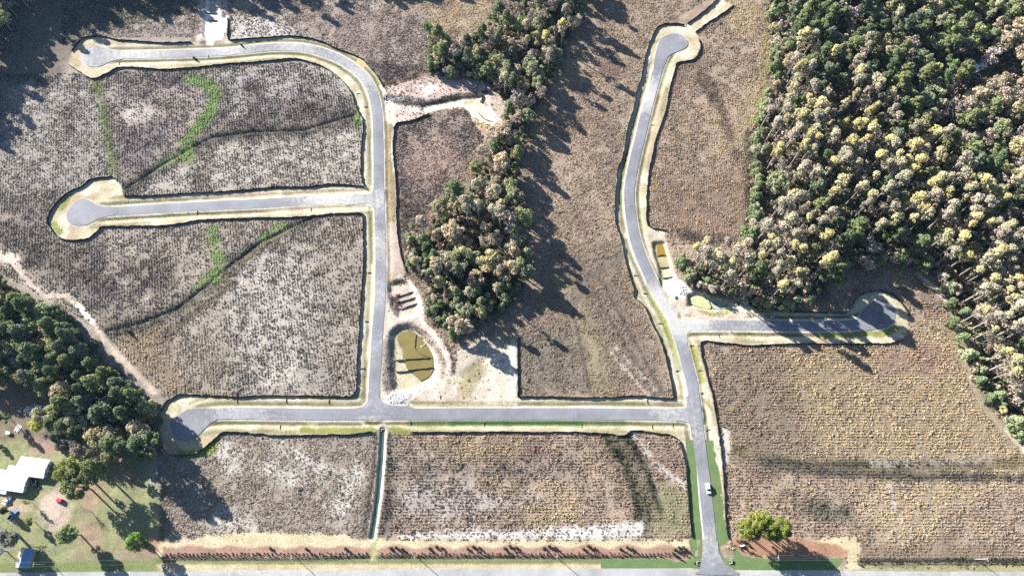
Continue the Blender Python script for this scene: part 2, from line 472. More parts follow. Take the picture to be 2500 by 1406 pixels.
VERGE = {
 'V3': [(871,1000),(871,938),(872,888),(877,804),(882,721),(887,637),(887,570),(886,522),(889,456),(882,428),(882,368),(887,301),(874,274),(859,231),(854,221),(834,197),(800,170),(764,155),(717,145),(670,149),(620,154),(568,157),(501,164),(401,172),(334,167),(291,167),(261,182),(227,194),(200,180),(170,160),(169,147),(177,127),(200,97),(234,91),(261,92),(291,100),(334,102),(401,107),(468,105),(561,100),(653,93),(704,90),(754,95),(787,104),(820,119),(854,132),(887,147),(897,159),(921,187),(936,214),(940,250),(967,305),(961,334),(959,368),(964,418),(968,468),(969,553),(977,617),(985,655),(955,690),(945,760),(940,820),(935,900),(930,1000)],
 'V4': [(302,480),(368,479),(468,473),(535,470),(620,463),(687,458),(754,458),(807,451),(854,453),(895,456),(895,522),(820,523),(720,532),(640,533),(501,538),(468,543),(401,552),(334,553),(254,555),(241,564),(214,584),(187,587),(160,586),(140,577),(120,550),(119,530),(134,503),(160,477),(174,468),(200,458),(220,441),(247,435),(277,433),(297,455)],
 'V2': [(393,1004),(408,980),(425,970),(444,964),(480,964),(522,965),(551,966),(579,970),(615,966),(700,966),(787,966),(851,968),(867,959),(930,950),(935,985),(1000,975),(1264,968),(1340,968),(1440,971),(1507,969),(1557,966),(1608,971),(1644,973),(1690,1000),(1690,1070),(1659,1076),(1638,1063),(1591,1056),(1557,1051),(1537,1053),(1524,1063),(1474,1058),(1407,1055),(1255,1054),(1004,1055),(908,1053),(854,1060),(787,1061),(700,1063),(650,1061),(615,1057),(565,1054),(542,1055),(522,1075),(501,1094),(480,1106),(460,1111),(414,1110),(400,1090),(390,1040)],
 'V1': [(1644,973),(1639,938),(1624,871),(1611,831),(1591,791),(1571,747),(1548,727),(1547,704),(1537,677),(1527,637),(1514,580),(1502,537),(1502,470),(1506,440),(1507,418),(1521,378),(1531,317),(1546,267),(1554,227),(1566,187),(1574,144),(1588,100),(1601,73),(1614,63),(1641,60),(1671,63),(1678,60),(1708,37),(1741,10),(1756,-6),(1791,14),(1761,37),(1725,60),(1698,80),(1706,97),(1710,114),(1704,134),(1688,149),(1654,155),(1649,167),(1641,194),(1631,234),(1626,267),(1611,311),(1599,344),(1593,378),(1584,418),(1579,468),(1578,487),(1582,550),(1628,564),(1625,600),(1600,600),(1640,740),(1660,790),(1700,838),(1713,871),(1721,898),(1730,938),(1743,986),(1751,1036),(1758,1086),(1763,1136),(1768,1203),(1771,1270),(1778,1314),(1760,1330),(1690,1310),(1683,1253),(1678,1187),(1671,1123),(1659,1076),(1660,1000)],
 'V5': [(1650,760),(1700,775),(1800,780),(1893,759),(1960,763),(2044,765),(2064,764),(2081,744),(2094,724),(2121,714),(2147,711),(2174,717),(2194,734),(2211,754),(2218,771),(2216,807),(2204,828),(2181,836),(2161,839),(2060,840),(1960,839),(1893,841),(1835,844),(1775,838),(1721,833),(1680,838)],
}
# crown outlines of the woods as seen (pixels of the crowns, not of the bases)
WOOD_R = [(1862,-80),(1882,80),(1888,170),(1866,245),(1846,310),(1836,420),(1836,530),(1822,600),(1740,634),(1668,640),(1665,665),(1700,700),(1780,730),(1900,752),(1960,740),(2010,700),(2050,655),(2090,635),(2160,630),(2240,640),(2300,680),(2335,745),(2350,820),(2372,900),(2400,960),(2450,1020),(2620,1160),(2620,-80)]
WOOD_C = [(1038,118),(1062,92),(1100,120),(1170,85),(1250,40),(1290,-60),(1450,-60),(1415,55),(1378,115),(1350,175),(1322,245),(1295,290),(1280,350),(1262,420),(1268,470),(1285,540),(1280,580),(1288,660),(1262,715),(1230,755),(1170,800),(1105,832),(1062,790),(1045,735),(1040,690),(1000,650),(1005,610),(1045,555),(1085,510),(1140,460),(1190,380),(1225,300),(1205,235),(1150,205),(1080,190),(1045,170),(1056,140)]
WOOD_L = [(-60,660),(0,672),(40,712),(95,755),(150,755),(190,790),(225,845),(245,895),(295,912),(325,950),(385,1000),(385,1050),(395,1095),(330,1118),(285,1105),(250,1060),(205,1035),(185,990),(120,940),(20,925),(-60,915)]

# ------------------------------------------------------------------ terrain grid and its maps
NY, NX = 535, 731
gy = np.linspace(-26, 376, NY)
gu = np.linspace(-1, 1, NX)
GY = np.repeat(gy[:, None], NX, 1)
GX = gu[None, :] * (272 + 0.27 * np.maximum(GY, -26))
PXG, PYG = to_px(GX, GY)
col = np.zeros((NY, NX, 3)); wcol = np.zeros((NY, NX, 3))
den = np.zeros((NY, NX)); wsz = np.ones((NY, NX)); hz = np.zeros((NY, NX)); lab = np.zeros((NY, NX), int)
JN = fbm(GX, GY, 6.0, 3) - 0.5
JN2 = fbm(GX, GY, 2.2, 9, 2) - 0.5

def _sdf_mask(pts, fe, jit, hw=None, z=0.0):
    q = PP(pts, z)
    pad = 8 + (hw or 0) + fe + jit
    box = (GX > q[:, 0].min() - pad) & (GX < q[:, 0].max() + pad) & (GY > q[:, 1].min() - pad) & (GY < q[:, 1].max() + pad)
    x, y = GX[box], GY[box]
    if hw is None:
        d = seg_dist(x, y, q, True)
        d = np.where(inside(x, y, q), -d, d)
    else:
        d = seg_dist(x, y, q) - hw
    d = d + jit * 2 * (JN[box] + 0.7 * JN2[box])
    m = np.zeros((NY, NX))
    m[box] = 1 - sstep(-fe, fe, d)
    return m

def poly(pts, fe=1.0, jit=0.6):
    return _sdf_mask(pts, fe, jit)

def line(pts, hw, fe=0.8, jit=0.4):
    return _sdf_mask(pts, fe, jit, hw)

def paint(m, c=None, d=None, w=None, l=None, s=None, z=None):
    if c is not None: col[:] = col * (1 - m[..., None]) + np.array(c) * m[..., None]
    if w is not None: wcol[:] = wcol * (1 - m[..., None]) + np.array(w) * m[..., None]
    if d is not None: den[:] = den * (1 - m) + d * m
    if s is not None: wsz[:] = wsz * (1 - m) + s * m
    if z is not None: hz[:] = hz * (1 - m) + z * m
    if l is not None: lab[m > 0.5] = l

def lvl(n, a, b):
    return sstep(a, b, n)

# land-cover labels
FIELD, VERG, FOREST, BASIN, BED, YARD, TRACK = range(7)
N20, N8, N3, N60 = fbm(GX, GY, 22, 21), fbm(GX, GY, 9, 22), fbm(GX, GY, 3.2, 23), fbm(GX, GY, 60, 24)

# fields: pale sandy soil in the west, warm brown stubble in the east
west = 1 - sstep(880, 1000, PXG)
east = 1 - west
sand = np.array((0.37, 0.325, 0.28)); brown = np.array((0.38, 0.30, 0.235))
col[:] = sand * west[..., None] + brown * east[..., None]
wcol[:] = np.array((0.152, 0.124, 0.098)) * west[..., None] + np.array((0.255, 0.20, 0.15)) * east[..., None]
den[:] = west * np.clip(0.72 + 1.2 * (N20 - 0.5) + 0.9 * (N8 - 0.5), 0.2, 1) + east * np.clip(0.92 + 0.9 * (N20 - 0.5), 0.5, 1)
# broad changes of cover
paint(lvl(N60, 0.52, 0.66) * west, (0.34, 0.30, 0.265), None, (0.13, 0.115, 0.10))
paint(lvl(N20, 0.6, 0.72) * east, (0.25, 0.185, 0.15), None, (0.25, 0.19, 0.15))
paint(lvl(fbm(GX, GY, 40, 31), 0.56, 0.66) * east, None, None, (0.33, 0.27, 0.17))

def paint_fields():
    # ---- west fields
    paint(poly([(250,190),(500,180),(500,260),(470,330),(300,470),(270,420),(240,260)], 4, 3), (0.36,0.31,0.28), 0.75, (0.15,0.125,0.11))
    paint(poly([(300,265),(350,250),(375,280),(350,320),(320,330),(300,300)], 4, 3), (0.5,0.44,0.40), 0.35)
    paint(poly([(300,310),(400,300),(400,350),(330,420),(290,380)], 5, 3), (0.24,0.21,0.2), 0.95, (0.12,0.105,0.1))
    paint(poly([(520,170),(840,160),(870,240),(860,280),(540,310),(530,220)], 4, 3), (0.40,0.37,0.34), 0.72, (0.13,0.115,0.10))
    paint(poly([(510,350),(880,310),(885,440),(510,460)], 3, 3), (0.45,0.405,0.36), 0.65, (0.15,0.13,0.11))
    paint(poly([(350,430),(500,390),(500,465),(350,470)], 3, 3), (0.45,0.405,0.36), 0.6, (0.15,0.13,0.11))
    paint(poly([(0,190),(240,190),(270,420),(170,470),(110,540),(140,590),(0,610)], 5, 4), (0.37,0.34,0.31), 0.7, (0.16,0.14,0.12))
    paint(poly([(0,480),(150,470),(110,540),(130,590),(250,600),(250,700),(180,720),(50,640),(0,600)], 5, 4), (0.27,0.235,0.20), 0.95, (0.13,0.115,0.10))
    paint(poly([(60,640),(250,610),(300,700),(290,790),(240,800),(190,730)], 6, 4), (0.25,0.215,0.19), 0.95, (0.125,0.105,0.095))
    paint(poly([(560,640),(720,600),(780,700),(760,950),(640,960),(560,800)], 8, 6), (0.47,0.43,0.385), 0.6, (0.14,0.12,0.10))
    paint(poly([(260,800),(400,770),(420,880),(480,960),(420,960),(330,900)], 6, 4), (0.30,0.235,0.17), 0.95, (0.25,0.20,0.145))
    paint(poly([(400,840),(560,830),(560,960),(480,960)], 8, 5), (0.36,0.31,0.25), 0.9, (0.2,0.17,0.13))
    paint(poly([(390,1065),(910,1062),(900,1310),(500,1315),(385,1320)], 4, 3), (0.33,0.285,0.24), 0.92, (0.185,0.155,0.125))
    for p in ([(640,1075),(690,1075),(810,1140),(830,1160),(790,1165),(690,1110)], [(600,1120),(640,1110),(760,1180),(740,1200),(660,1160)], [(480,1080),(560,1070),(600,1130),(560,1160)], [(800,1230),(870,1130),(895,1150),(850,1260),(830,1290)], [(480,1240),(560,1230),(640,1290),(520,1310)]):
        paint(poly(p, 4, 4), (0.52,0.49,0.44), 0.5)
    # ---- field north of the upper street
    paint(poly([(555,40),(660,40),(760,90),(700,90),(560,97)], 4, 3), (0.55,0.51,0.48), 0.4)
    paint(poly([(180,90),(470,50),(470,100),(300,100)], 5, 3), (0.36,0.31,0.28), 0.9, (0.2,0.165,0.14))
    paint(poly([(700,20),(1040,30),(1040,170),(940,180),(880,140),(760,90)], 5, 4), (0.34,0.28,0.25), 0.85, (0.20,0.165,0.14))
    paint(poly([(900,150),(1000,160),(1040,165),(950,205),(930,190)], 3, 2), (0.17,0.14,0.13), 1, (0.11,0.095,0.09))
    paint(line([(935,208),(990,195),(1030,180),(1050,170)], 2.0), (0.22,0.17,0.12), 0.9, (0.16,0.12,0.085))
    # ---- central strip
    paint(poly([(1360,600),(1520,600),(1640,960),(1270,960),(1290,800)], 6, 5), (0.25,0.20,0.155), 0.95, (0.24,0.19,0.145))
    paint(poly([(1270,800),(1420,800),(1430,960),(1270,960)], 6, 4), (0.24,0.205,0.17), 0.95, (0.21,0.18,0.14))
    paint(line([(1370,690),(1410,760),(1440,850),(1470,960)], 6, 3, 1.5), (0.31,0.26,0.18), 0.7, (0.225,0.185,0.12), s=0.8)
    paint(line([(1520,625),(1440,680),(1400,730)], 3, 2, 1), (0.21,0.175,0.145), 0.6, (0.2,0.165,0.135), s=0.7)
    for a, b in (((1400,760),(1440,960)), ((1440,700),(1600,960)), ((1470,690),(1620,960))):
        paint(line([a, b], 0.9, 0.8), (0.15,0.13,0.11), 0.5, (0.13,0.12,0.1), s=0.8)
    for a, b in (((1490,860),(1580,965)), ((1505,850),(1600,950))):
        paint(line([a, b], 0.8, 1.0, 0.6), (0.48,0.43,0.38), 0.25)
    paint(poly([(1470,1062),(1530,1065),(1580,1180),(1600,1240),(1590,1320),(1560,1310),(1550,1200),(1500,1120)], 3, 2), (0.20,0.18,0.125), 0.95, (0.15,0.14,0.09))
    paint(poly([(1600,1180),(1670,1200),(1683,1300),(1600,1310)], 3, 2), (0.27,0.25,0.16), 0.7, (0.27,0.25,0.155), s=0.7)
    for q in ([(1480,1065),(1530,1140),(1560,1240),(1570,1300)], [(1530,1060),(1580,1150),(1612,1245)]):
        paint(line(q, 1.6, 1.2), (0.12,0.115,0.08), 1, (0.075,0.082,0.048))
    paint(line([(1545,1058),(1600,1130),(1670,1185)], 1.6, 1.4, 1.2), (0.5,0.45,0.40), 0.25)
    # bottom middle field and its bare sandy foot
    paint(poly([(950,1130),(1400,1120),(1400,1160),(950,1180)], 6, 4), (0.3,0.25,0.21), 0.95, (0.2,0.165,0.14))
    paint(poly([(960,1190),(1060,1180),(1300,1220),(1150,1260),(980,1250)], 8, 5), (0.42,0.38,0.35), 0.7, (0.22,0.185,0.16))
    paint(poly([(930,1065),(960,1062),(965,1200),(950,1310),(920,1310)], 3, 2), (0.17,0.145,0.125), 1, (0.13,0.115,0.1))
    paint(poly([(975,1303),(1100,1297),(1340,1290),(1440,1280),(1570,1277),(1572,1312),(1400,1318),(975,1316)], 1.8, 1.6), (0.62,0.60,0.56), 0.35, (0.3,0.27,0.24))
    # east fields
    paint(poly([(1900,860),(2300,780),(2440,1000),(2490,1100),(2200,1120),(1960,1120)], 8, 6), (0.31,0.245,0.17), 0.97, (0.33,0.265,0.18))
    paint(poly([(2150,860),(2300,850),(2320,900),(2150,910)], 6, 4), (0.29,0.205,0.165), 0.9, (0.30,0.215,0.165))
    paint(poly([(1730,850),(1900,860),(1960,1000),(1990,1120),(1770,1100)], 8, 5), (0.25,0.20,0.155), 0.92, (0.255,0.20,0.15))
    paint(line([(1765,1090),(1860,1120),(1960,1135),(2150,1138),(2500,1130)], 3.2, 1.6, 0.8), (0.25,0.205,0.135), 1, (0.2,0.17,0.105), s=0.8)
    paint(line([(1860,1128),(2000,1150),(2200,1162),(2500,1165)], 2.2, 2.0, 1.5), (0.15,0.135,0.11), 1, (0.12,0.11,0.09))
    paint(line([(1860,1120),(1960,1133),(2150,1136),(2400,1132)], 1.2, 0.8, 0.4), (0.12,0.11,0.085), 1, (0.1,0.095,0.07))
    paint(line([(2130,1131),(2300,1127),(2420,1118)], 1.6, 1.6, 2.0) * 0.6, (0.48,0.42,0.35), 0.5)
    paint(line([(2170,1190),(2200,1275)], 1.5, 1.5, 1.5), (0.5,0.44,0.37), 0.3)
    paint(poly([(1950,1230),(2070,1235),(2080,1260),(1960,1260)], 4, 3), (0.17,0.155,0.125), 1, (0.15,0.145,0.115))
    paint(poly([(1762,1040),(1780,1050),(1785,1080),(1778,1140),(1764,1140)], 1.4, 1.2), (0.6,0.56,0.5), 0.05)
    paint(poly([(2100,1330),(2500,1330),(2500,1368),(2100,1368)], 4, 2), (0.25,0.195,0.145), 0.9, (0.24,0.185,0.135), s=0.8)
    # upper right field: drier, redder; dark weedy tongue; grassy margin by the woods
    paint(poly([(1600,420),(1830,420),(1830,590),(1600,555)], 8, 5), (0.27,0.20,0.16), 0.95, (0.27,0.205,0.155))
    paint(poly([(1705,185),(1725,190),(1760,235),(1755,250),(1735,245),(1710,215)], 3, 2), (0.15,0.115,0.1), 1, (0.12,0.095,0.085))
    paint(line([(1700,160),(1760,260),(1800,380)], 3, 3, 2), (0.22,0.165,0.13), 1, (0.21,0.155,0.125))
    paint(line([(1895,100),(1890,200),(1855,300)], 7, 5, 3), (0.3,0.26,0.14), 0.9, (0.31,0.27,0.14))
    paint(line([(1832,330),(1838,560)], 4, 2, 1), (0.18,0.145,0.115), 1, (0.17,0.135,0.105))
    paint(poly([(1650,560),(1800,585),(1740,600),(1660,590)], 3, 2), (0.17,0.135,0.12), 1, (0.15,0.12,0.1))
    # small middle field
    paint(poly([(962,310),(1060,275),(1140,270),(1175,340),(1040,520),(972,600)], 3, 2), (0.29,0.235,0.205), 0.9, (0.16,0.13,0.115))
    paint(poly([(1010,350),(1100,330),(1120,400),(1040,450),(980,420)], 6, 4), (0.36,0.26,0.22), 0.65, (0.25,0.18,0.15))
    paint(poly([(970,480),(1040,470),(1040,620),(985,600)], 4, 3), (0.18,0.145,0.125), 1, (0.14,0.11,0.095))
    # weedy ditch lines across the west fields
    for q, h in (([(310,458),(400,400),(460,365),(520,335),(620,322),(740,318),(862,282)], 3.6), ([(262,808),(340,790),(430,755),(500,700),(560,650),(640,590),(760,532)], 3.2)):
        paint(line(q, h * 2.0, 4.0, 2.5) * 0.7, (0.2,0.175,0.15), 0.95, (0.115,0.10,0.085))
        paint(line(q, h * 0.9, 2.0, 1.2), (0.13,0.12,0.105), 1, (0.095,0.085,0.072))
        paint(line(q, 0.9, 0.8, 0.3), z=-0.7)
    paint(line([(455,755),(540,690),(640,600),(745,535)], 1.2, 1.0, 0.5), (0.19,0.17,0.11), 1, (0.2,0.175,0.11))
    paint(line([(400,820),(500,745),(570,690)], 2.0, 2.0, 1.0), (0.2,0.165,0.13), 1, (0.15,0.125,0.1))
    for p in ([(262,176),(400,178),(480,170),(520,180),(480,200),(380,205),(300,200)], [(690,240),(870,245),(872,285),(740,312),(560,318),(560,300)], [(535,200),(560,200),(565,310),(540,320)], [(320,205),(360,210),(375,250),(350,245)], [(1,540),(130,600),(150,640),(60,640)], [(300,640),(420,640),(440,700),(320,740)], [(150,250),(175,250),(180,330),(155,340)], [(470,410),(505,400),(508,465),(470,468)], [(600,200),(640,190),(650,290),(610,300)], [(740,190),(760,180),(790,270),(760,290)]):
        paint(poly(p, 5, 4) * 0.75, (0.2,0.17,0.15), 0.95, (0.105,0.09,0.08))
    # green growth
    GRN = (0.165, 0.225, 0.085)
    for q, h in (([(470,195),(508,205),(524,240),(515,272),(480,310),(455,350),(460,390)], 3.8), ([(515,560),(525,600),(535,640),(525,675)], 3.0), ([(480,698),(520,668)], 2.2), ([(232,195),(245,260),(262,340),(278,420)], 1.5), ([(870,250),(880,300)], 2.5), ([(690,548),(640,585)], 2.0), ([(392,405),(430,380),(455,370)], 2.5)):
        paint(line(q, h, 1.6, 2.6), (0.22,0.25,0.13), 0.9, GRN, s=1.0)
    paint(line([(245,200),(262,300),(290,430)], 2.6, 1.8, 0.8) * 0.6, (0.18,0.165,0.12), 1, (0.14,0.14,0.085))

def paint_structures():
    # forest floors (ground under the crowns, pulled in towards the camera's foot)
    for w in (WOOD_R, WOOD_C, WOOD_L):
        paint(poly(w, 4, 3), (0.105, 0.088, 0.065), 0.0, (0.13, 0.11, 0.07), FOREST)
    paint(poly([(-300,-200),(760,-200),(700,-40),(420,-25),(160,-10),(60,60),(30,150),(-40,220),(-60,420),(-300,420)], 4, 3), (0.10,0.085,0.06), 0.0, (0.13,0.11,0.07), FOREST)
    paint(poly([(-80,-40),(480,-40),(470,30),(330,60),(200,85),(165,150),(150,190),(90,205),(0,195),(0,330),(-80,400)], 6, 4) * 0.85, (0.17,0.15,0.12), 0.9, (0.10,0.10,0.07))  # ground and weeds painted darker to deepen the corner trees' shadow
    # yard of the houses
    paint(poly([(-60,900),(110,920),(190,1000),(250,1060),(330,1120),(395,1200),(388,1310),(395,1392),(-60,1400)], 2.5, 1.5), (0.215,0.22,0.12), 0.03, (0.2,0.2,0.09), YARD, 0.5)
    paint(poly([(-60,900),(110,920),(190,1000),(170,1060),(60,1080),(-60,1060)], 4, 3), (0.17,0.14,0.10), 0.15)
    for p, c in (([(110,1205),(145,1200),(170,1240),(160,1290),(120,1290),(95,1250)], (0.40,0.33,0.27)), ([(180,1180),(230,1170),(260,1220),(210,1260)], (0.28,0.21,0.145)), ([(190,1270),(240,1280),(250,1320),(200,1330)], (0.28,0.205,0.145)), ([(290,1330),(400,1300),(400,1362),(310,1365)], (0.30,0.185,0.135)), ([(0,1200),(50,1205),(70,1245),(40,1260),(0,1250)], (0.36,0.28,0.21)), ([(230,1050),(290,1110),(340,1170),(300,1180),(240,1110)], (0.26,0.19,0.14)), ([(90,1070),(140,1090),(120,1110),(80,1100)], (0.3,0.2,0.16))):
        paint(poly(p, 3, 3), c)
    paint(poly([(160,1350),(350,1345),(400,1372),(180,1372)], 2, 2), (0.22,0.19,0.13), 0.5, (0.16,0.14,0.09), s=0.8)
    paint(line([(400,1180),(395,1320)], 2.0, 1.5, 1), (0.19,0.165,0.115), 1, (0.16,0.14,0.1))
    # sandy farm track down the left wood's edge, and the one by the east field
    paint(line([(-20,620),(30,640),(80,700),(110,722),(165,722),(200,755),(235,800),(270,850),(330,910),(380,960)], 1.4, 1.0, 0.6), (0.40,0.335,0.28), 0.02, None, TRACK)
    paint(poly([(-20,605),(45,622),(50,645),(-20,640)], 2, 1.2), (0.55,0.45,0.39), 0.0, None, TRACK)
    paint(line([(190,745),(225,785)], 1.6, 1.0, 0.5), (0.62,0.58,0.55), 0.0)
    paint(line([(2235,668),(2270,690),(2300,725),(2320,745),(2345,820),(2365,920),(2400,990),(2440,1040),(2500,1100)], 1.8, 1.2, 0.6), (0.27,0.225,0.165), 0.2, (0.27,0.23,0.14), TRACK, 0.6)
    paint(line([(2240,668),(2285,705),(2308,735)], 0.8, 0.8, 0.5), (0.55,0.52,0.5), 0.0)
    paint(line([(2460,1050),(2510,1105)], 1.6, 1.2, 0.8), (0.5,0.43,0.34), 0.05)
    # clearing round the forest cabin
    paint(poly([(2370,140),(2430,150),(2480,180),(2470,205),(2400,205),(2365,185)], 4, 3), (0.42,0.36,0.33), 0.15)
    # verges
    for k, v in VERGE.items():
        m = poly(v, 0.7, 0.25)
        paint(m, (0.43, 0.385, 0.27), 0.0, (0.24, 0.22, 0.11), VERG, 0.5)
    vm = (lab == VERG).astype(float)
    paint(vm * lvl(N8, 0.52, 0.66), (0.50, 0.465, 0.375))
    paint(vm * lvl(fbm(GX, GY, 14, 40), 0.54, 0.7), (0.37, 0.30, 0.21))
    for k, r in ROADS.items():
        q = PP(smooth(r, 4))
        box = lab == VERG
        dd = np.full((NY, NX), 99.0)
        dd[box] = seg_dist(GX[box], GY[box], q)
        side = fbm(GX, GY, 45, 50 + ord(k[1]), 2)
        dit = np.exp(-((dd - 5.0 - 0.8 * JN) / 0.95) ** 2) * lvl(side + 0.35 * (N8 - 0.5), 0.30, 0.46)
        paint(np.clip(dit * 1.15, 0, 1), (0.15, 0.135, 0.08), 0.55)
        paint(dit * lvl(N20, 0.5, 0.66), (0.14, 0.155, 0.06), 0.6, (0.15, 0.17, 0.065))
        hz[:] -= 0.45 * np.exp(-((dd - 5.2) / 1.0) ** 2) * (dd < 9)
        out = np.exp(-((dd - 9.3 - 1.5 * JN) / 1.3) ** 2) * lvl(fbm(GX, GY, 30, 60 + ord(k[1]), 2), 0.5, 0.62)
        paint(out * 0.85, (0.22, 0.205, 0.10), 0.35)
        paint(np.exp(-((dd - 7.4 - 0.8 * JN) / 0.7) ** 2) * 0.8 * lvl(fbm(GX, GY, 25, 80 + ord(k[1]), 2), 0.4, 0.6), (0.53, 0.49, 0.38), 0.0)  # brighter cream paints in the sunlit outer slope of the ditch
        sh = np.exp(-((dd - 3.25) / 0.45) ** 2)
        paint(sh * 0.85, (0.56, 0.54, 0.50), 0.0)
    # tawny strip east of the left street
    paint(poly([(943,300),(966,305),(960,340),(958,380),(964,430),(968,550),(974,620),(945,625),(944,480)], 0.8, 0.4), (0.25,0.20,0.13), 0.35, (0.2,0.17,0.1))
    paint(poly([(945,540),(968,545),(980,620),(990,665),(950,700),(945,620)], 1.2, 0.6), (0.38,0.31,0.265), 0.05)
    paint(line([(960,318),(957,370),(962,420)], 0.7, 0.6, 0.3), (0.48,0.45,0.37), 0.0)
    # green strip under the cross street
    paint(line([(1000,1033),(1150,1031),(1400,1031),(1520,1031)], 1.7, 0.7, 0.5), (0.10,0.135,0.055), 0.35, (0.1,0.14,0.05))
    paint(line([(1100,1032),(1420,1032)], 1.1, 0.5, 0.3), (0.05,0.11,0.035), 0.3)
    for q in ([(520,1100),(480,1108),(440,1102)], [(530,1075),(500,1098)], [(740,1050),(910,1048)], [(950,1048),(1000,1054)], [(130,545),(145,570)], [(170,480),(150,510)], [(2000,818),(2080,818),(2160,812),(2190,800)], [(1690,845),(1706,900),(1712,930)], [(1585,700),(1640,830),(1665,900)]):
        paint(line(q, 1.5, 0.8, 0.7), (0.22,0.235,0.075), 0.5, (0.24,0.26,0.08))

def basin(outer, depth, fe, c=(0.46, 0.41, 0.33)):
    m = poly(outer, fe, 0.3)
    paint(m, c, 0.0, None, BASIN)
    hz[:] = np.minimum(hz, 0) * (1 - m) - depth * m

def paint_basins():
    Z5 = lambda L: [(920 + x / 4.26, 660 + y / 4.26) for x, y in L]
    Z6 = lambda L: [(1560 + x / 5.408, 540 + y / 5.408) for x, y in L]
    Z7 = lambda L: [(920 + x / 7.576, 170 + y / 7.576) for x, y in L]
    Z8 = lambda L: [(440 + x / 10.045, y / 10.045) for x, y in L]
    # graded sandy soil between the left street and the wood
    paint(poly(Z5([(90,20),(230,30),(330,80),(460,300),(520,560),(640,650),(760,850),(800,1000),(760,1100),(840,1130),(1440,720),(1440,1320),(330,1400),(40,1400),(30,1000),(80,400)]), 1.5, 1.0), (0.45,0.39,0.33), 0.04, (0.24,0.19,0.15), BASIN)
    paint(poly([(1120,850),(1180,820),(1250,830),(1258,960),(1120,955),(1090,900)], 2.5, 2.5), (0.50,0.45,0.37), 0.03)
    paint((lab == BASIN) * lvl(N8, 0.5, 0.62) * (PXG > 1090) * (PXG < 1262) * (PYG > 800) * (PYG < 985), (0.33,0.28,0.18))
    paint(poly([(1130,900),(1170,880),(1190,910),(1160,945),(1130,940)], 2, 2) * 0.8, (0.27,0.235,0.14), 0.1)
    paint(poly([(1244,830),(1262,820),(1262,968),(1244,968)], 0.8, 0.4), (0.56,0.53,0.47), 0.0)
    paint(poly([(1110,985),(1250,965),(1260,985),(1110,992)], 1.0, 0.8), (0.54,0.48,0.40))
    paint(poly([(1000,978),(1180,985),(1255,990),(1110,994),(1010,993)], 0.8, 0.6), (0.26,0.235,0.13), 0.2)
    # weedy slopes
    paint(poly(Z5([(90,20),(230,30),(180,100),(110,130)]), 1, 0.8), (0.30,0.26,0.19), 0.5, (0.25,0.21,0.13))
    basin(Z5([(130,130),(260,100),(360,150),(430,330),(440,400),(380,470),(240,490),(150,380),(120,220)]), 1.3, 1.6, (0.42,0.36,0.30))
    paint(poly(Z5([(120,250),(230,230),(240,430),(200,470),(140,370)]), 0.8, 0.8), (0.24,0.185,0.16), 0.85, (0.19,0.14,0.12))
    paint(line(Z5([(150,130),(300,105)]), 1.2, 0.8, 0.5), (0.2,0.18,0.14), 0.7, (0.15,0.135,0.1))
    # big pond basin
    basin(Z5([(150,650),(230,585),(330,565),(420,595),(520,690),(620,850),(660,1000),(640,1090),(560,1180),(430,1220),(250,1270),(165,1230),(150,1100),(140,900),(140,760)]), 2.0, 2.3, (0.43,0.38,0.29))
    paint(line(Z5([(150,650),(230,590),(330,570),(420,600),(530,700),(640,860),(690,1000),(670,1090)]), 1.6, 1.0, 0.6), (0.26,0.215,0.18), 0.7, (0.19,0.155,0.125), s=0.8)
    paint(line(Z5([(110,760),(120,900),(110,1100),(120,1220)]), 3.0, 1.2, 0.6), (0.25,0.22,0.19), 0.55, (0.2,0.18,0.15), s=0.8)
    paint(poly(Z5([(190,720),(270,800),(300,950),(310,1020),(430,1120),(440,1150),(380,1200),(230,1250),(190,1150)]), 1.0, 0.8), (0.44,0.39,0.27))
    paint(line(Z5([(560,830),(600,950),(595,1080),(520,1150)]), 1.3, 0.8, 0.4), (0.55,0.51,0.41))
    m = poly(Z5([(225,700),(260,655),(340,640),(400,660),(520,780),(570,900),(575,1040),(520,1110),(440,1140),(380,1070),(315,1010),(285,900)]), 1.2, 0.3)
    paint(m, z=-2.6)
    paint(line(Z5([(700,780),(800,950),(790,1050)]), 1.3, 0.8, 0.8), (0.2,0.165,0.14), 0.8, (0.15,0.125,0.1))
    paint(line(Z5([(330,100),(430,250),(470,420),(460,520),(600,680),(740,880),(740,1050)]), 1.0, 0.8, 0.5), (0.52,0.47,0.42), 0.0)
    paint(poly(Z5([(100,1310),(200,1240),(380,1230),(370,1300),(250,1390),(110,1370)]), 1.0, 0.8), (0.62,0.61,0.59), 0.0)
    # two basins right of the right street
    paint(poly(Z6([(90,60),(340,130),(400,200),(470,480),(560,760),(640,850),(900,940),(1300,1010),(1450,1080),(1720,1220),(1720,1300),(560,1310),(430,1180),(330,960),(180,560),(60,200)]), 1.2, 0.8), (0.44,0.38,0.31), 0.05, (0.25,0.19,0.14), BASIN)
    paint(line(Z6([(380,190),(430,380),(500,640),(530,760)]), 1.6, 0.8, 0.8), (0.33,0.26,0.20), 0.6, (0.27,0.2,0.15))
    paint(line(Z6([(740,870),(960,950),(1200,1030),(1420,1090)]), 1.8, 0.9, 0.8), (0.34,0.265,0.215), 0.6, (0.27,0.2,0.16))
    basin(Z6([(190,290),(330,290),(380,440),(450,700),(470,780),(310,860),(280,640),(210,430)]), 1.2, 1.2, (0.47,0.40,0.28))
    paint(line(Z6([(190,280),(200,400),(270,640),(300,850)]), 1.0, 0.6, 0.4), (0.15,0.15,0.095), 0.9, (0.1,0.11,0.06))
    paint(line(Z6([(190,275),(320,275)]), 0.9, 0.6, 0.4), (0.15,0.15,0.095), 0.9, (0.1,0.11,0.06))
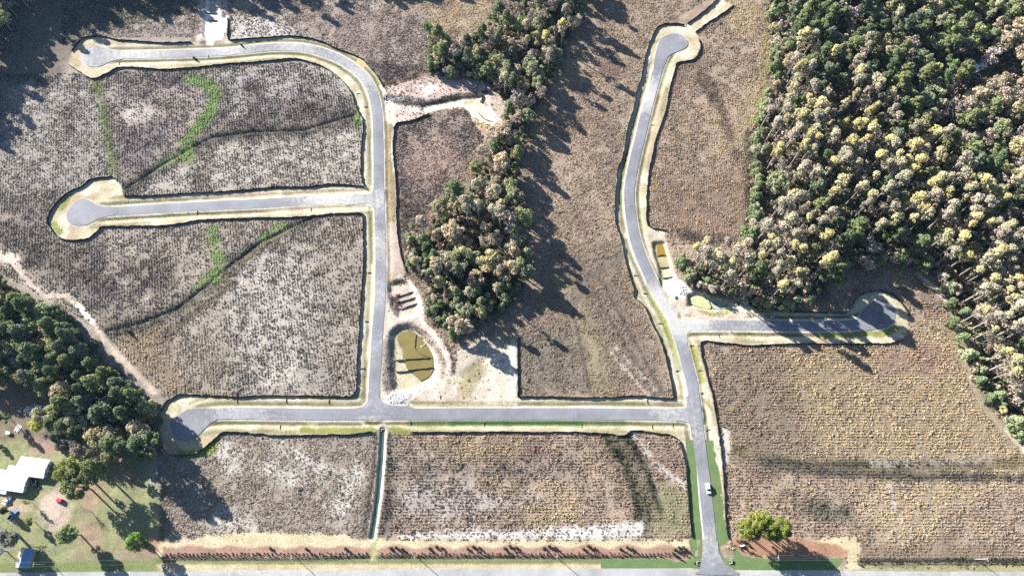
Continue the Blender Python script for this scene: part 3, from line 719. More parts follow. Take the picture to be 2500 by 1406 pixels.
    paint(poly(Z6([(320,750),(450,725),(490,790),(560,780),(640,870),(580,980),(480,1040),(400,960),(330,880)]), 1.2, 0.8), (0.68,0.66,0.62), 0.0)
    paint(poly(Z6([(640,860),(760,900),(640,980),(570,1040)]), 1.2, 0.8), (0.58,0.54,0.49), 0.0)
    basin(Z6([(650,980),(740,940),(900,990),(1200,1070),(1260,1110),(1200,1170),(1000,1180),(800,1150),(680,1110)]), 1.7, 1.4, (0.46,0.43,0.26))
    paint(line(Z6([(650,960),(640,1100)]), 0.9, 0.5, 0.4), (0.14,0.115,0.1), 0.9, (0.11,0.09,0.08))
    paint(line(Z6([(780,1170),(980,1230),(1200,1180)]), 1.2, 0.7, 0.6), (0.27,0.245,0.12), 0.5, (0.23,0.22,0.1))
    paint(poly(Z6([(1230,1110),(1420,1120),(1540,1200),(1690,1240),(1560,1290),(1490,1220),(1300,1180)]), 1.0, 0.6), (0.58,0.52,0.40), 0.0)
    paint(poly(Z6([(1500,1180),(1590,1190),(1550,1230),(1510,1220)]), 0.8, 0.4), (0.52,0.38,0.18), 0.0)
    paint(line(Z6([(1370,1040),(1680,1220),(1760,1260)]), 1.0, 0.7, 0.4), (0.27,0.2,0.17), 0.3)
    # sandy basin right of the upper left street
    paint(poly(Z7([(130,330),(330,270),(640,190),(1080,120),(1600,160),(2000,230),(2250,380),(2400,600),(2420,900),(2300,1100),(2060,1300),(1950,1400),(1850,1180),(1700,950),(1560,720),(1080,750),(640,940),(370,1020),(300,1000),(130,900),(120,600)]), 1.2, 0.8), (0.43,0.345,0.305), 0.25, (0.25,0.185,0.155), BASIN)
    paint(poly(Z7([(150,560),(400,580),(700,640),(820,760),(700,900),(380,1000),(150,940)]), 1.2, 0.8), (0.46,0.40,0.37), 0.1)
    paint(line(Z7([(290,620),(260,800),(310,960),(330,1040)]), 0.9, 0.6, 0.4), (0.56,0.52,0.43), 0.0)
    paint(line(Z7([(60,300),(130,400),(170,520)]), 0.8, 0.6, 0.3), (0.58,0.55,0.48), 0.0)
    paint(poly(Z7([(840,310),(1000,250),(1150,300),(1080,400),(900,500),(860,420)]), 2, 1.5), (0.62,0.59,0.56), 0.05)
    basin(Z7([(830,650),(1060,600),(1500,520),(1960,480),(2060,560),(2100,720),(2160,800),(2200,900),(2120,1000),(1900,960),(1700,820),(1560,680),(1300,690),(900,790),(830,740)]), 1.0, 1.2, (0.56,0.51,0.42))
    paint(poly(Z7([(1580,580),(1800,530),(1920,600),(1880,660),(1640,650)]), 1.0, 0.8), (0.40,0.385,0.27), 0.0)
    paint(poly(Z7([(1950,560),(2030,600),(2090,680),(2010,660)]), 0.6, 0.4), (0.42,0.2,0.16), 0.0)
    paint(poly(Z7([(1740,900),(2000,1000),(2180,1000),(2020,1200),(1900,1130)]), 1.2, 1.0), (0.42,0.34,0.2), 0.4, (0.28,0.23,0.11))
    paint(poly(Z7([(1880,1100),(2010,1120),(1960,1200),(1890,1170)]), 0.8, 0.6), (0.4,0.24,0.19), 0.1)
    paint(line(Z7([(350,590),(800,640),(1100,580),(1500,490),(2000,440)]), 2.0, 0.9, 0.6), (0.14,0.12,0.105), 1, (0.11,0.10,0.085))
    paint(line(Z7([(200,510),(500,530),(800,560)]), 2.0, 0.9, 0.6), (0.25,0.22,0.21), 0.9, (0.19,0.17,0.165))
    paint(line(Z7([(2040,480),(2180,620),(2250,760),(2230,900),(2060,1180)]), 1.6, 0.9, 0.5), (0.47,0.38,0.33), 0.1)
    paint(poly(Z7([(130,480),(180,490),(190,580),(130,580)]), 0.5, 0.2), (0.07,0.09,0.13), 0.0)
    paint(line(Z7([(1640,760),(1740,960),(1880,1180),(1930,1330)]), 1.4, 0.8, 0.6), (0.16,0.13,0.11), 1, (0.12,0.1,0.085))
    # white sand basin at the top left
    paint(poly(Z8([(380,430),(480,-60),(1160,-60),(1180,480),(1170,1010),(980,1080),(640,1110),(400,1020)]), 1.0, 0.6), (0.36,0.31,0.27), 0.3, (0.2,0.17,0.14), BASIN)
    basin(Z8([(600,470),(640,40),(940,40),(980,420),(1110,400),(1140,600),(1080,780),(980,960),(700,1000),(560,840),(560,700)]), 0.9, 0.9, (0.78,0.76,0.72))
    paint(poly(Z8([(640,940),(840,960),(800,1110),(655,1110)]), 0.7, 0.3), (0.76,0.74,0.70), 0.0)
    paint(poly(Z8([(380,850),(520,830),(560,900),(420,1010)]), 0.8, 0.5), (0.52,0.49,0.45), 0.0)
    paint(poly(Z8([(680,60),(930,70),(940,300),(680,300)]), 0.7, 0.4), (0.40,0.38,0.33), 0.0)
    paint(poly(Z8([(700,380),(870,360),(900,490),(700,480)]), 0.6, 0.4), (0.58,0.5,0.36), 0.0)
    paint(poly(Z8([(460,1040),(560,1000),(640,1020),(600,1080),(480,1085)]), 0.6, 0.5), (0.12,0.115,0.1), 1, (0.09,0.09,0.07))
    paint(poly(Z8([(830,1000),(950,960),(1100,1060),(1060,1090),(870,1090)]), 0.6, 0.5), (0.33,0.25,0.22), 0.9, (0.24,0.175,0.15))
    for q in ([(400,400),(340,700),(310,1000)], [(450,380),(430,850)]):
        paint(line(Z8(q), 1.1, 0.7, 0.4), (0.25,0.195,0.165), 0.5, (0.2,0.155,0.13))
    # orange clay patch at the bend
    paint(poly([(865,152),(876,144),(897,159),(885,168)], 0.6, 0.3), (0.50,0.33,0.16), 0.0)
    # drainage ditch between the two bottom fields
    q = [(935,1048),(931,1120),(925,1190),(918,1250),(908,1312)]
    paint(line([(940,1055),(936,1120),(938,1170),(935,1230),(932,1300)], 1.8, 0.8, 0.6), (0.17,0.14,0.12), 0.9, (0.14,0.12,0.1))
    paint(line([(922,1055),(918,1120),(905,1190),(893,1250),(890,1310)], 1.6, 0.8, 0.6), (0.17,0.145,0.12), 0.9, (0.13,0.11,0.09))
    paint(line(q, 2.6, 0.7, 0.3), (0.30,0.27,0.23), 0.0, None, BASIN)
    paint(line([(941,1052),(937,1120),(931,1190),(922,1260),(915,1310)], 0.7, 0.4, 0.2), (0.52,0.48,0.42), 0.0)
    paint(line(q, 0.9, 0.45, 0.2), (0.07,0.12,0.10), 0.0)
    hz[:] -= 1.5 * line(q, 0.9, 1.1, 0.1)

def paint_beds():
    # straw strip, pine-straw bed and mown roadside along the bottom road
    paint(poly([(388,1322),(560,1302),(640,1298),(800,1305),(905,1315),(1100,1318),(1400,1320),(1600,1316),(1685,1318),(1690,1392),(388,1394)], 1.2, 1.0), (0.46,0.40,0.27), 0.08, (0.3,0.27,0.13), VERG, 0.5)
    wave = [(397,1333)]
    for x in range(430, 906, 8):
        wave.append((x, 1333 + 3.5 * math.cos((x - 748) / 90 * 2 * math.pi * 0.97) * -1 + 1))
    bedA = wave + [(908,1338),(909,1358),(900,1364),(700,1366),(397,1362)]
    wave = [(920,1342)]
    for x in range(930, 1690, 8):
        wave.append((x, 1333 - 5 * math.cos((x - 968) / 93.7 * 2 * math.pi)))
    bedB = wave + [(1695,1330),(1690,1360),(1660,1370),(1600,1362),(1300,1362),(1000,1363),(920,1361)]
    for b in (bedA, bedB):
        paint(poly(b, 0.6, 0.4), (0.29, 0.185, 0.145), 0.0, None, BED)
    paint(line([(380,1369),(700,1370),(910,1366),(1100,1368),(1465,1369)], 1.8, 0.9, 0.6), (0.14,0.16,0.07), 0.5, (0.13,0.17,0.05), s=0.6)
    paint(line([(398,1364),(640,1366),(760,1366),(905,1361)], 0.6, 0.4, 0.3), (0.07,0.06,0.055), 0.0, z=-0.35)
    paint(line([(920,1362),(1100,1362),(1250,1361),(1400,1362),(1600,1361)], 0.6, 0.4, 0.3), (0.08,0.07,0.06), 0.0, z=-0.35)
    paint(poly([(380,1376),(900,1378),(1465,1376),(1465,1390),(900,1392),(380,1396)], 0.8, 0.6), (0.42,0.36,0.235), 0.05, (0.3,0.28,0.12), VERG)
    paint(poly([(908,1325),(918,1320),(920,1370),(905,1370)], 0.8, 0.5), (0.3,0.29,0.14), 0.3, (0.24,0.25,0.1))
    # bed under the pines right of the entrance
    paint(poly([(1780,1312),(1800,1305),(1860,1298),(1950,1310),(2060,1322),(2090,1340),(2070,1356),(2028,1362),(1932,1364),(1884,1364),(1833,1359),(1810,1351),(1796,1337)], 0.9, 0.6), (0.30,0.175,0.115), 0.0, None, BED)
    paint(poly([(1960,1316),(2090,1308),(2098,1325),(2105,1390),(2060,1392),(2070,1345),(2040,1328)], 1.0, 0.8), (0.45,0.39,0.25), 0.05, None, VERG)
    paint(poly([(1785,1270),(1810,1262),(1810,1300),(1785,1310)], 1.0, 1.0), (0.34,0.28,0.25), 0.5)
    # roadside grass of the right part
    paint(poly([(2100,1376),(2520,1374),(2520,1396),(2100,1394)], 0.8, 0.5), (0.27,0.25,0.13), 0.05, (0.24,0.22,0.1), VERG)
    paint(line([(2100,1371),(2200,1373),(2350,1371),(2520,1371)], 1.6, 0.7, 0.5), (0.12,0.11,0.08), 0.95, (0.09,0.09,0.06))
    hz[:] -= 0.7 * line([(2120,1371),(2350,1371),(2520,1371)], 0.5, 0.8, 0.2)
    paint(poly([(-60,1372),(380,1368),(390,1394),(-60,1398)], 1.2, 0.8), (0.16,0.19,0.075), 0.03, None, YARD)

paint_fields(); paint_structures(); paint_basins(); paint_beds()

col[lab == FIELD] *= 0.74
# keep the ground level under the paved streets
ROADM = np.full((NY, NX), 99.0)
for k, r in ROADS.items():
    q = PP(smooth(r, 4))
    b = (GX > q[:, 0].min() - 9) & (GX < q[:, 0].max() + 9) & (GY > q[:, 1].min() - 9) & (GY < q[:, 1].max() + 9)
    ROADM[b] = np.minimum(ROADM[b], seg_dist(GX[b], GY[b], q) - 3.0)
for k, fl in list(FILLETS.items()) + [(k, [v]) for k, v in BULBS.items()]:
    for f in fl:
        q = PP(f)
        b = (GX > q[:, 0].min() - 6) & (GX < q[:, 0].max() + 6) & (GY > q[:, 1].min() - 6) & (GY < q[:, 1].max() + 6)
        d = seg_dist(GX[b], GY[b], q, True)
        ROADM[b] = np.minimum(ROADM[b], np.where(inside(GX[b], GY[b], q), -d, d))
hwy = PYG > 1384
den[(ROADM < 0.6) | (PYG > 1386)] = 0
den[(PXG > 1460) & (PXG < 2062) & (PYG > 1340)] = 0
den[(PXG > 1688) & (PXG < 1752) & (PYG > 1072)] = 0
edge = np.exp(-(np.clip(ROADM, 0, 99) / 0.55) ** 2) * (lab == VERG)
paint(edge * 0.8, (0.55, 0.53, 0.49))
hz *= sstep(0.4, 2.0, ROADM)
hz += (0.35 * (N3 - 0.5) + 0.5 * (N8 - 0.5)) * sstep(0.6, 2.5, ROADM) * (PYG < 1378) * np.where((lab == VERG) | (lab == BED), 0.3, 1.0) * sstep(1.0, 3.0, GY) 

def height_at(x, y):
    j = np.clip((np.asarray(y) + 26) / 402 * (NY - 1), 0, NY - 1.001)
    i = np.clip((np.asarray(x) / (272 + 0.27 * np.maximum(y, -26)) + 1) / 2 * (NX - 1), 0, NX - 1.001)
    j0, i0 = j.astype(int), i.astype(int)
    a, b = i - i0, j - j0
    return (hz[j0, i0] * (1 - a) + hz[j0, i0 + 1] * a) * (1 - b) + (hz[j0 + 1, i0] * (1 - a) + hz[j0 + 1, i0 + 1] * a) * b

def sample(A, x, y):
    j = np.clip(np.rint((y + 26) / 402 * (NY - 1)), 0, NY - 1).astype(int)
    i = np.clip(np.rint((x / (272 + 0.27 * np.maximum(y, -26)) + 1) / 2 * (NX - 1)), 0, NX - 1).astype(int)
    return A[j, i]

# one mesh for each land cover, all cut from the same grid so that they meet edge to edge
idx = np.arange(NY * NX).reshape(NY, NX)
quads = np.stack([idx[:-1, :-1], idx[:-1, 1:], idx[1:, 1:], idx[1:, :-1]], -1).reshape(-1, 4)
fl = lab[:-1, :-1].reshape(-1)
VV = np.stack([GX, GY, hz], -1).reshape(-1, 3)
CC = np.clip(col, 0, 0.85).reshape(-1, 3)
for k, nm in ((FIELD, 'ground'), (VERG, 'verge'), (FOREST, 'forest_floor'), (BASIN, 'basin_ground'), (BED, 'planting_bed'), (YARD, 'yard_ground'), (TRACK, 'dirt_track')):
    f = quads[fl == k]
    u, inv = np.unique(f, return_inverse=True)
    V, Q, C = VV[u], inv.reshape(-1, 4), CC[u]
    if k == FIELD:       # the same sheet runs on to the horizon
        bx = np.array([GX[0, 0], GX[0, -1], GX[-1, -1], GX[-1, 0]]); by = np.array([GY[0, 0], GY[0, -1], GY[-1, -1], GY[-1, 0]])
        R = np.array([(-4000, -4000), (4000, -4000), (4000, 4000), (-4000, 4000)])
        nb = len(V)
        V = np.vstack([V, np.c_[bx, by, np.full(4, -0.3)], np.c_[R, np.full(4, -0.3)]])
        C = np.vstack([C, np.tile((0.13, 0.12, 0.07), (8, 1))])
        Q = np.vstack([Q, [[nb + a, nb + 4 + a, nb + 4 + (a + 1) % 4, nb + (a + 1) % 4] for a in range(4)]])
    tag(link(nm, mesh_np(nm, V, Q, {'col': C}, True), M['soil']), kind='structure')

# ------------------------------------------------------------------ streets
DUST = [(830,488,70,0.34),(760,490,60,0.2),(1640,770,75,0.36),(1600,715,45,0.25),(1700,796,60,0.28),(1590,250,60,0.3),(1580,215,40,0.25),(930,600,60,0.26),(925,490,40,0.26),(545,1008,45,0.22),(640,1018,60,0.16),(910,1000,45,0.22),(1640,1000,60,0.26),(1690,1060,50,0.2),(1735,1330,70,0.24),(720,120,80,0.24),(880,180,80,0.26),(560,125,60,0.3),(380,133,80,0.2),(215,140,30,0.3),(1660,95,22,0.25),(2150,790,40,0.08),(920,720,50,0.2),(1840,795,60,0.16),(300,135,60,0.22),(915,850,60,0.1),(200,520,50,0.06)]
def dust_at(x, y):
    px, py = to_px(x, y)
    d = np.full(px.shape, -0.06)
    for a, b, r, w in DUST:
        d = d + w * np.exp(-((px - a) ** 2 + ((py - b) * 1.3) ** 2) / (r * r))
    return d

def ribbon(mb, pts, hw, z, n=7):
    q = PP(pts)
    t = np.gradient(q, axis=0)
    t /= np.linalg.norm(t, axis=1)[:, None]
    nr = np.stack([-t[:, 1], t[:, 0]], 1)
    b = len(mb.v)
    mb.across = []
    for k in range(len(q)):
        for s in np.linspace(-1, 1, n):
            mb.across.append(s)
            jj = 0.18 * (vnoise(q[k, 0] * 1.0, q[k, 1], 3.0, 77 + int(s > 0)) - 0.5) if abs(s) == 1 else 0
            x, y = q[k] + nr[k] * (s * hw + jj)
            mb.v.append((x, y, z + 0.05 * (1 - s * s)))
    for k in range(len(q) - 1):
        for i in range(n - 1):
            a = b + k * n + i
            mb.f.append((a, a + n, a + n + 1, a + 1))

def add_attr(me, name, fn):
    co = np.zeros(len(me.vertices) * 3, np.float32)
    me.vertices.foreach_get('co', co)
    co = co.reshape(-1, 3)
    at = me.attributes.new(name, 'FLOAT', 'POINT')
    at.data.foreach_set('value', fn(co[:, 0], co[:, 1]).astype(np.float32))

for i, k in enumerate(('S5', 'S4', 'S3', 'S2', 'S1')):
    z = 0.06 + 0.035 * i
    mb = MB()
    ribbon(mb, smooth(ROADS[k], 8), 3.0, z, 13)
    mb.poly([(x, y, z + 0.075) for x, y in PP(smooth(BULBS[k], 4, True))])
    for j, f in enumerate(FILLETS.get(k, [])):
        mb.poly([(x, y, z + 0.066 + 0.004 * j) for x, y in PP(smooth(f, 3, True))])
    me = mb.mesh('street')
    add_attr(me, 'dust', dust_at)
    ac = np.full(len(me.vertices), 0.2, np.float32); ac[:len(mb.across)] = mb.across
    at = me.attributes.new('across', 'FLOAT', 'POINT'); at.data.foreach_set('value', ac)
    tag(link('street', me, M['asphalt']), kind='structure')

top = PP([(-300,1399),(0,1397),(300,1394.5),(500,1394.5),(512,1392),(640,1391.5),(900,1390),(1000,1388.6),(1300,1388),(1600,1388),(1620,1386),(1658,1386),(1662,1388),(1720,1390),(1790,1391),(2000,1391.5),(2200,1393.5),(2500,1394.5),(2800,1396)])
mb = MB()
n = len(top)
mb.v = [(x, y, 0.03) for x, y in top] + [(x, -11.0, 0.03) for x, y in top]
mb.f = [(a, a + n, a + n + 1, a + 1) for a in range(n - 1)]
me = mb.mesh('highway')
add_attr(me, 'dust', lambda x, y: 0.25 * np.exp(-(np.abs(y + 3.4) / 0.5) ** 2) - 0.05)
tag(link('highway', me, M['highway']), kind='structure')
yel = plain('yellow_paint', (0.55, 0.4, 0.06), 0.7, 0.2, 0.15, 1.0)
mb = MB()
for dy in (-7.25, -7.45):
    mb.poly([(-300, dy, 0.036), (300, dy, 0.036), (300, dy + 0.1, 0.036), (-300, dy + 0.1, 0.036)])
tag(mb.build('road_markings', yel), kind='structure')

# sod strips by the entrance, with crisp edges
def sheet(name, pts, z, mat, kind='structure', sm=0):
    p = smooth(pts, sm, True) if sm else np.asarray(pts, float)
    o = MB().poly([(x, y, z) for x, y in PP(p)]).build(name, mat)
    return tag(o, kind=kind)
sheet('sod_lawn', [(1673.5,1073.5),(1694,1073.5),(1699,1120),(1703,1187),(1708,1253),(1714,1303),(1714,1345),(1709.5,1386),(1467,1386.6),(1467,1363),(1540,1361),(1624,1361.5),(1652,1371),(1676,1366),(1690,1350),(1681,1322),(1687,1312),(1684,1253),(1679.5,1187),(1678,1123)], 0.03, M['turf'])
sheet('sod_lawn', [(1719.6,1073.5),(1741,1074.7),(1751,1123),(1761,1187),(1768,1263.6),(1776,1307),(1782,1317),(1796,1338),(1810,1352.5),(1833,1360.5),(1884,1365),(1932,1365),(2028,1363),(2060,1362),(2052,1378),(2038,1389.5),(1880,1390.5),(1792,1389.5),(1783,1384.6),(1773.5,1377),(1763.5,1361),(1755.5,1344),(1750.5,1320),(1748,1287),(1741,1230),(1735,1187),(1727,1123)], 0.03, M['turf'])

# ------------------------------------------------------------------ ponds
Z5 = lambda L: [(920 + x / 4.26, 660 + y / 4.26) for x, y in L]
Z6 = lambda L: [(1560 + x / 5.408, 540 + y / 5.408) for x, y in L]
Z7 = lambda L: [(920 + x / 7.576, 170 + y / 7.576) for x, y in L]
Z8 = lambda L: [(440 + x / 10.045, y / 10.045) for x, y in L]
def pond(name, pts, z, mat):
    mb = MB()
    mb.poly([(x, y, z) for x, y in PP(smooth(pts, 4, True), z)])
    return tag(mb.build(name, mat), kind='structure')
pond('pond_water', Z5([(215,690),(250,650),(340,630),(400,653),(450,700),(510,765),(555,830),(580,900),(585,1000),(575,1060),(540,1110),(490,1135),(445,1145),(420,1110),(380,1080),(375,1050),(310,1020),(300,940),(275,900),(270,820),(230,770)]), -1.78, make_water('olive_water', (0.185, 0.15, 0.055), 0.2))
pond('pond_water', Z6([(690,1000),(780,985),(860,1005),(930,1045),(945,1150),(860,1150),(760,1120),(690,1080)]), -1.30, make_water('algae_water', (0.44, 0.44, 0.25), 0.4))
pond('pond_water', Z6([(935,1045),(1000,1050),(1060,1070),(1180,1090),(1230,1110),(1210,1140),(1160,1160),(1020,1162),(965,1130)]), -1.29, make_water('pale_green_water', (0.36, 0.42, 0.31), 0.3))
pond('pond_water', Z6([(240,318),(320,318),(345,380),(355,445),(250,450),(235,380)]), -0.95, make_water('brown_water', (0.24, 0.16, 0.03), 0.2))
pond('pond_water', Z6([(252,465),(362,458),(392,595),(285,602)]), -0.95, make_water('tan_water', (0.38, 0.32, 0.18), 0.3))
pond('ditch_water', [(937,1050),(935,1120),(930,1190),(922,1250),(912,1311),(905,1311),(914,1250),(921,1190),(927,1120),(931,1050)], -0.9, make_water('ditch_green_water', (0.05, 0.10, 0.075), 0.2))

# ------------------------------------------------------------------ silt fences, baffles, wattles
def fence(name, pts, h, label, cat, group=None, z0=None, wob=0.12, thick=0.05, sm=True):
    p = PP(smooth(pts, 6) if sm and len(pts) > 2 else pts)
    # resample every 1.6 m
    s = np.r_[0, np.cumsum(np.linalg.norm(np.diff(p, axis=0), axis=1))]
    n = max(3, int(s[-1] / 1.6))
    t = np.linspace(0, s[-1], n)
    x, y = np.interp(t, s, p[:, 0]), np.interp(t, s, p[:, 1])
    tx, ty = np.gradient(x), np.gradient(y)
    l = np.hypot(tx, ty)
    nx, ny = -ty / l, tx / l
    w = rng.normal(0, wob, n)
    zb = height_at(x, y) if z0 is None else np.full(n, z0)
    hh = h * rng.uniform(0.85, 1.08, n)
    lean = rng.normal(0, 0.1, n)
    V = []
    for k in range(n):
        for off, z in ((thick, -0.1), (thick, 1), (-thick, 1), (-thick, -0.1)):
            o = off + w[k] + (lean[k] if z > 0 else 0)
            V.append((x[k] + nx[k] * o, y[k] + ny[k] * o, zb[k] + (hh[k] if z > 0 else -0.1)))
    Q = [[k * 4 + a, k * 4 + (a + 1) % 4, (k + 1) * 4 + (a + 1) % 4, (k + 1) * 4 + a] for k in range(n - 1) for a in range(4)]
    Q += [[0, 1, 2, 3], [(n - 1) * 4 + a for a in (3, 2, 1, 0)]]
    return tag(link(name, mesh_np(name, V, Q), M['fabric']), label, cat, group)
for lb, pts in FENCES:
    fence('silt_fence', pts, 1.25, lb, 'silt fence', 'black silt fences along the streets')
for lb, pts, h, z in (
    ('upper straight black baffle across the olive pond', Z5([(200,925),(330,915),(545,903)]), 0.8, -2.0),
    ('lower straight black baffle across the olive pond', Z5([(195,1048),(380,1025),(588,1002)]), 0.8, -2.0),
    ('curved black baffle round the skimmer in the olive pond', Z5([(405,658),(397,720),(395,790),(430,845),(500,880),(580,908)]), 0.7, -2.1),
    ('top one of three dark baffles in the dry basin above the olive pond', Z5([(205,268),(300,240),(388,214)]), 0.7, -1.3),
    ('middle one of three dark baffles in the dry basin above the olive pond', Z5([(208,328),(310,300),(404,270)]), 0.7, -1.3),
    ('bottom one of three dark baffles in the dry basin above the olive pond', Z5([(238,396),(330,365),(425,333)]), 0.7, -1.3),
    ('top baffle below the brown pool right of the right street', Z6([(240,456),(370,449)]), 0.7, -1.2),
    ('middle baffle across the tan basin right of the right street', Z6([(285,606),(402,600)]), 0.7, -1.2),
    ('bottom baffle above the white sand right of the right street', Z6([(315,742),(448,719)]), 0.7, -1.2),
    ('curved dark baffle in the pale green pond', Z6([(1000,1055),(1040,1105),(1110,1120),(1190,1092)]), 0.45, -1.4),
    ('dark baffle where the algae meets the pale green water', Z6([(930,1045),(960,1120),(1020,1160)]), 0.4, -1.4),
    ('upper baffle across the white sand basin', Z8([(590,318),(740,322),(910,318)]), 0.7, -0.8),
    ('lower baffle across the white sand basin', Z8([(680,490),(790,515),(900,490)]), 0.7, -0.8),
    ('short dark baffle at the end of the sandy basin', Z7([(1905,590),(1985,490)]), 1.0, -0.8),
    ('long thin dark baffle at the foot of the sandy basin', Z7([(1890,800),(1980,900),(2180,975)]), 0.5, -0.5),
):
    fence('baffle', pts, h, lb, 'baffle', None, z, 0.05)

def wattle(x, y, ang, L, label, group=None):
    """short curved straw roll lying across a ditch"""
    gx, gy = P(x, y)
    pts = []
    for t in np.linspace(-1, 1, 7):
        u, v = t * L / 2, 0.12 * L * (1 - t * t)
        xx, yy = gx + u * math.cos(ang) - v * math.sin(ang), gy + u * math.sin(ang) + v * math.cos(ang)
        pts.append((xx, yy, float(height_at(np.array([xx]), np.array([yy]))[0]) + 0.14))
    o = MB().tube(pts, [0.2] * 7, 6).build('straw_wattle', M['straw'])
    tag(o, label, 'straw wattle', group)
WAT = [(700,978,'h'),(804,980,'h'),(580,978,'h'),(685,1042,'h'),(1076,970,'h'),(1581,979,'h'),(1003,1034,'h'),(1421,1038,'h'),(1593,1042,'h'),(1644,1040,'h'),(1183,1036,'h'),(1510,564,'v'),(1552,673,'v'),(1575,717,'v'),(1612,790,'v'),(1655,905,'v'),(1689,844,'v'),(1756,819,'h'),(1540,505,'v'),(1590,504,'v'),(1710,905,'v'),(1715,960,'v'),(1729,1050,'v'),(902,666,'v'),(895,785,'v'),(886,900,'v'),(760,512,'h'),(482,520,'h'),(875,230,'v'),(893,262,'v'),(1594,306,'v'),(1512,274,'v'),(292,155,'h'),(510,138,'h')]
for a, b, o in WAT:
    wattle(a, b, math.pi / 2 if o == 'h' else 0.1, 2.2, 'short curved straw roll lying across a roadside ditch', 'straw wattles in the roadside ditches')

# ------------------------------------------------------------------ weeds: thousands of small clumps on the fields
def leaf_cloud(lobes, nper, size, r_, up=0.3, zs=0.85, rmin=0.7):
    """quads scattered over lobes (x, y, z, r); returns verts, faces and the clump value tv"""
    V, T = [], []
    rm = np.mean([l[3] for l in lobes])
    for (cx, cy, cz, r) in lobes:
        n = max(4, int(nper * (r / rm) ** 2))
        d = r_.normal(size=(n, 3)); d /= np.linalg.norm(d, axis=1)[:, None]
        c = np.array((cx, cy, cz)) + d * (r * r_.uniform(rmin, 1.05, n))[:, None] * np.array((1, 1, zs))
        nn = d + 0.7 * r_.normal(size=(n, 3)) + np.array((0, 0, up)); nn /= np.linalg.norm(nn, axis=1)[:, None]
        a = np.cross(nn, r_.normal(size=(n, 3))); a /= np.linalg.norm(a, axis=1)[:, None]
        b = np.cross(nn, a)
        s = size * r_.uniform(0.6, 1.35, n)[:, None]
        q = np.stack([c - a * s - b * s * 0.7, c + a * s * 0.8 - b * s, c + a * s + b * s * 0.8, c - a * s * 0.7 + b * s], 1)
        V.append(q.reshape(-1, 3))
        T.append(np.repeat(np.clip(r_.uniform(0.15, 0.85) * 0.6 + r_.uniform(0, 0.4, n), 0, 1), 4))
    V = np.vstack(V)
    return V, np.arange(len(V)).reshape(-1, 4), np.concatenate(T)

def clump_mesh(k, w, h, n, sz):
    r_ = np.random.default_rng(300 + k)
    lobes = [(r_.normal(0, w * 0.3), r_.normal(0, w * 0.3), h * r_.uniform(0.3, 0.55), h * r_.uniform(0.35, 0.5)) for _ in range(4)]
    V, Q, T = leaf_cloud(lobes, n, sz, r_, 0.2, 1.0, 0.4)
    V[:, 2] = np.maximum(V[:, 2], 0.0)
    me = mesh_np('weed_clump', V, Q, {'tv': T})
    me.materials.append(M['weed'])
    return bpy.data.objects.new('weed_clump', me)
CLUMPS = [clump_mesh(k, 0.55, 0.42 + 0.10 * (k % 3), 11, 0.10) for k in range(8)]
BUSHES = [clump_mesh(20 + k, 3.2, 3.4, 26, 0.42) for k in range(5)]

def scatter_group(objs):
    g = bpy.data.node_groups.new('scatter', 'GeometryNodeTree')
    g.interface.new_socket('Geometry', in_out='INPUT', socket_type='NodeSocketGeometry')
    g.interface.new_socket('Geometry', in_out='OUTPUT', socket_type='NodeSocketGeometry')
    N, L = g.nodes, g.links
    gi, go = N.new('NodeGroupInput'), N.new('NodeGroupOutput')
    iop = N.new('GeometryNodeInstanceOnPoints')
    jn = N.new('GeometryNodeJoinGeometry')
    for o in objs:
        oi = N.new('GeometryNodeObjectInfo')
        oi.inputs['Object'].default_value = o
        oi.inputs['As Instance'].default_value = True
        L.new(oi.outputs['Geometry'], jn.inputs[0])
    def na(nm, ty):
        a = N.new('GeometryNodeInputNamedAttribute')
        a.data_type = ty
        a.inputs['Name'].default_value = nm
        return a.outputs['Attribute']
    L.new(gi.outputs[0], iop.inputs['Points'])
    L.new(jn.outputs[0], iop.inputs['Instance'])
    iop.inputs['Pick Instance'].default_value = True
    L.new(na('idx', 'INT'), iop.inputs['Instance Index'])
    L.new(na('rot', 'FLOAT_VECTOR'), iop.inputs['Rotation'])
    L.new(na('scl', 'FLOAT_VECTOR'), iop.inputs['Scale'])
    L.new(iop.outputs[0], go.inputs[0])
    return g
G_WEED, G_BUSH = scatter_group(CLUMPS), scatter_group(BUSHES)

def scatter(name, x, y, z, scl, tint, group, nvar, zf=1.0):
    n = len(x)
    me = bpy.data.meshes.new(name)
    me.vertices.add(n)
    me.vertices.foreach_set('co', np.stack([x, y, z], 1).astype(np.float32).ravel())
    rot = np.zeros((n, 3), np.float32); rot[:, 2] = rng.uniform(0, 6.283, n)
    s3 = np.stack([scl * rng.uniform(0.8, 1.25, n), scl * rng.uniform(0.8, 1.25, n), scl * zf * rng.uniform(0.7, 1.2, n)], 1).astype(np.float32)
    at = me.attributes.new('rot', 'FLOAT_VECTOR', 'POINT'); at.data.foreach_set('vector', rot.ravel())
    at = me.attributes.new('scl', 'FLOAT_VECTOR', 'POINT'); at.data.foreach_set('vector', s3.ravel())
    at = me.attributes.new('idx', 'INT', 'POINT'); at.data.foreach_set('value', rng.integers(0, nvar, n).astype(np.int32))
    t4 = np.ones((n, 4), np.float32); t4[:, :3] = np.clip(tint, 0, 1)
    at = me.attributes.new('tint', 'FLOAT_COLOR', 'POINT'); at.data.foreach_set('color', t4.ravel())
    o = link(name, me)
    md = o.modifiers.new('scatter', 'NODES'); md.node_group = group
    return o

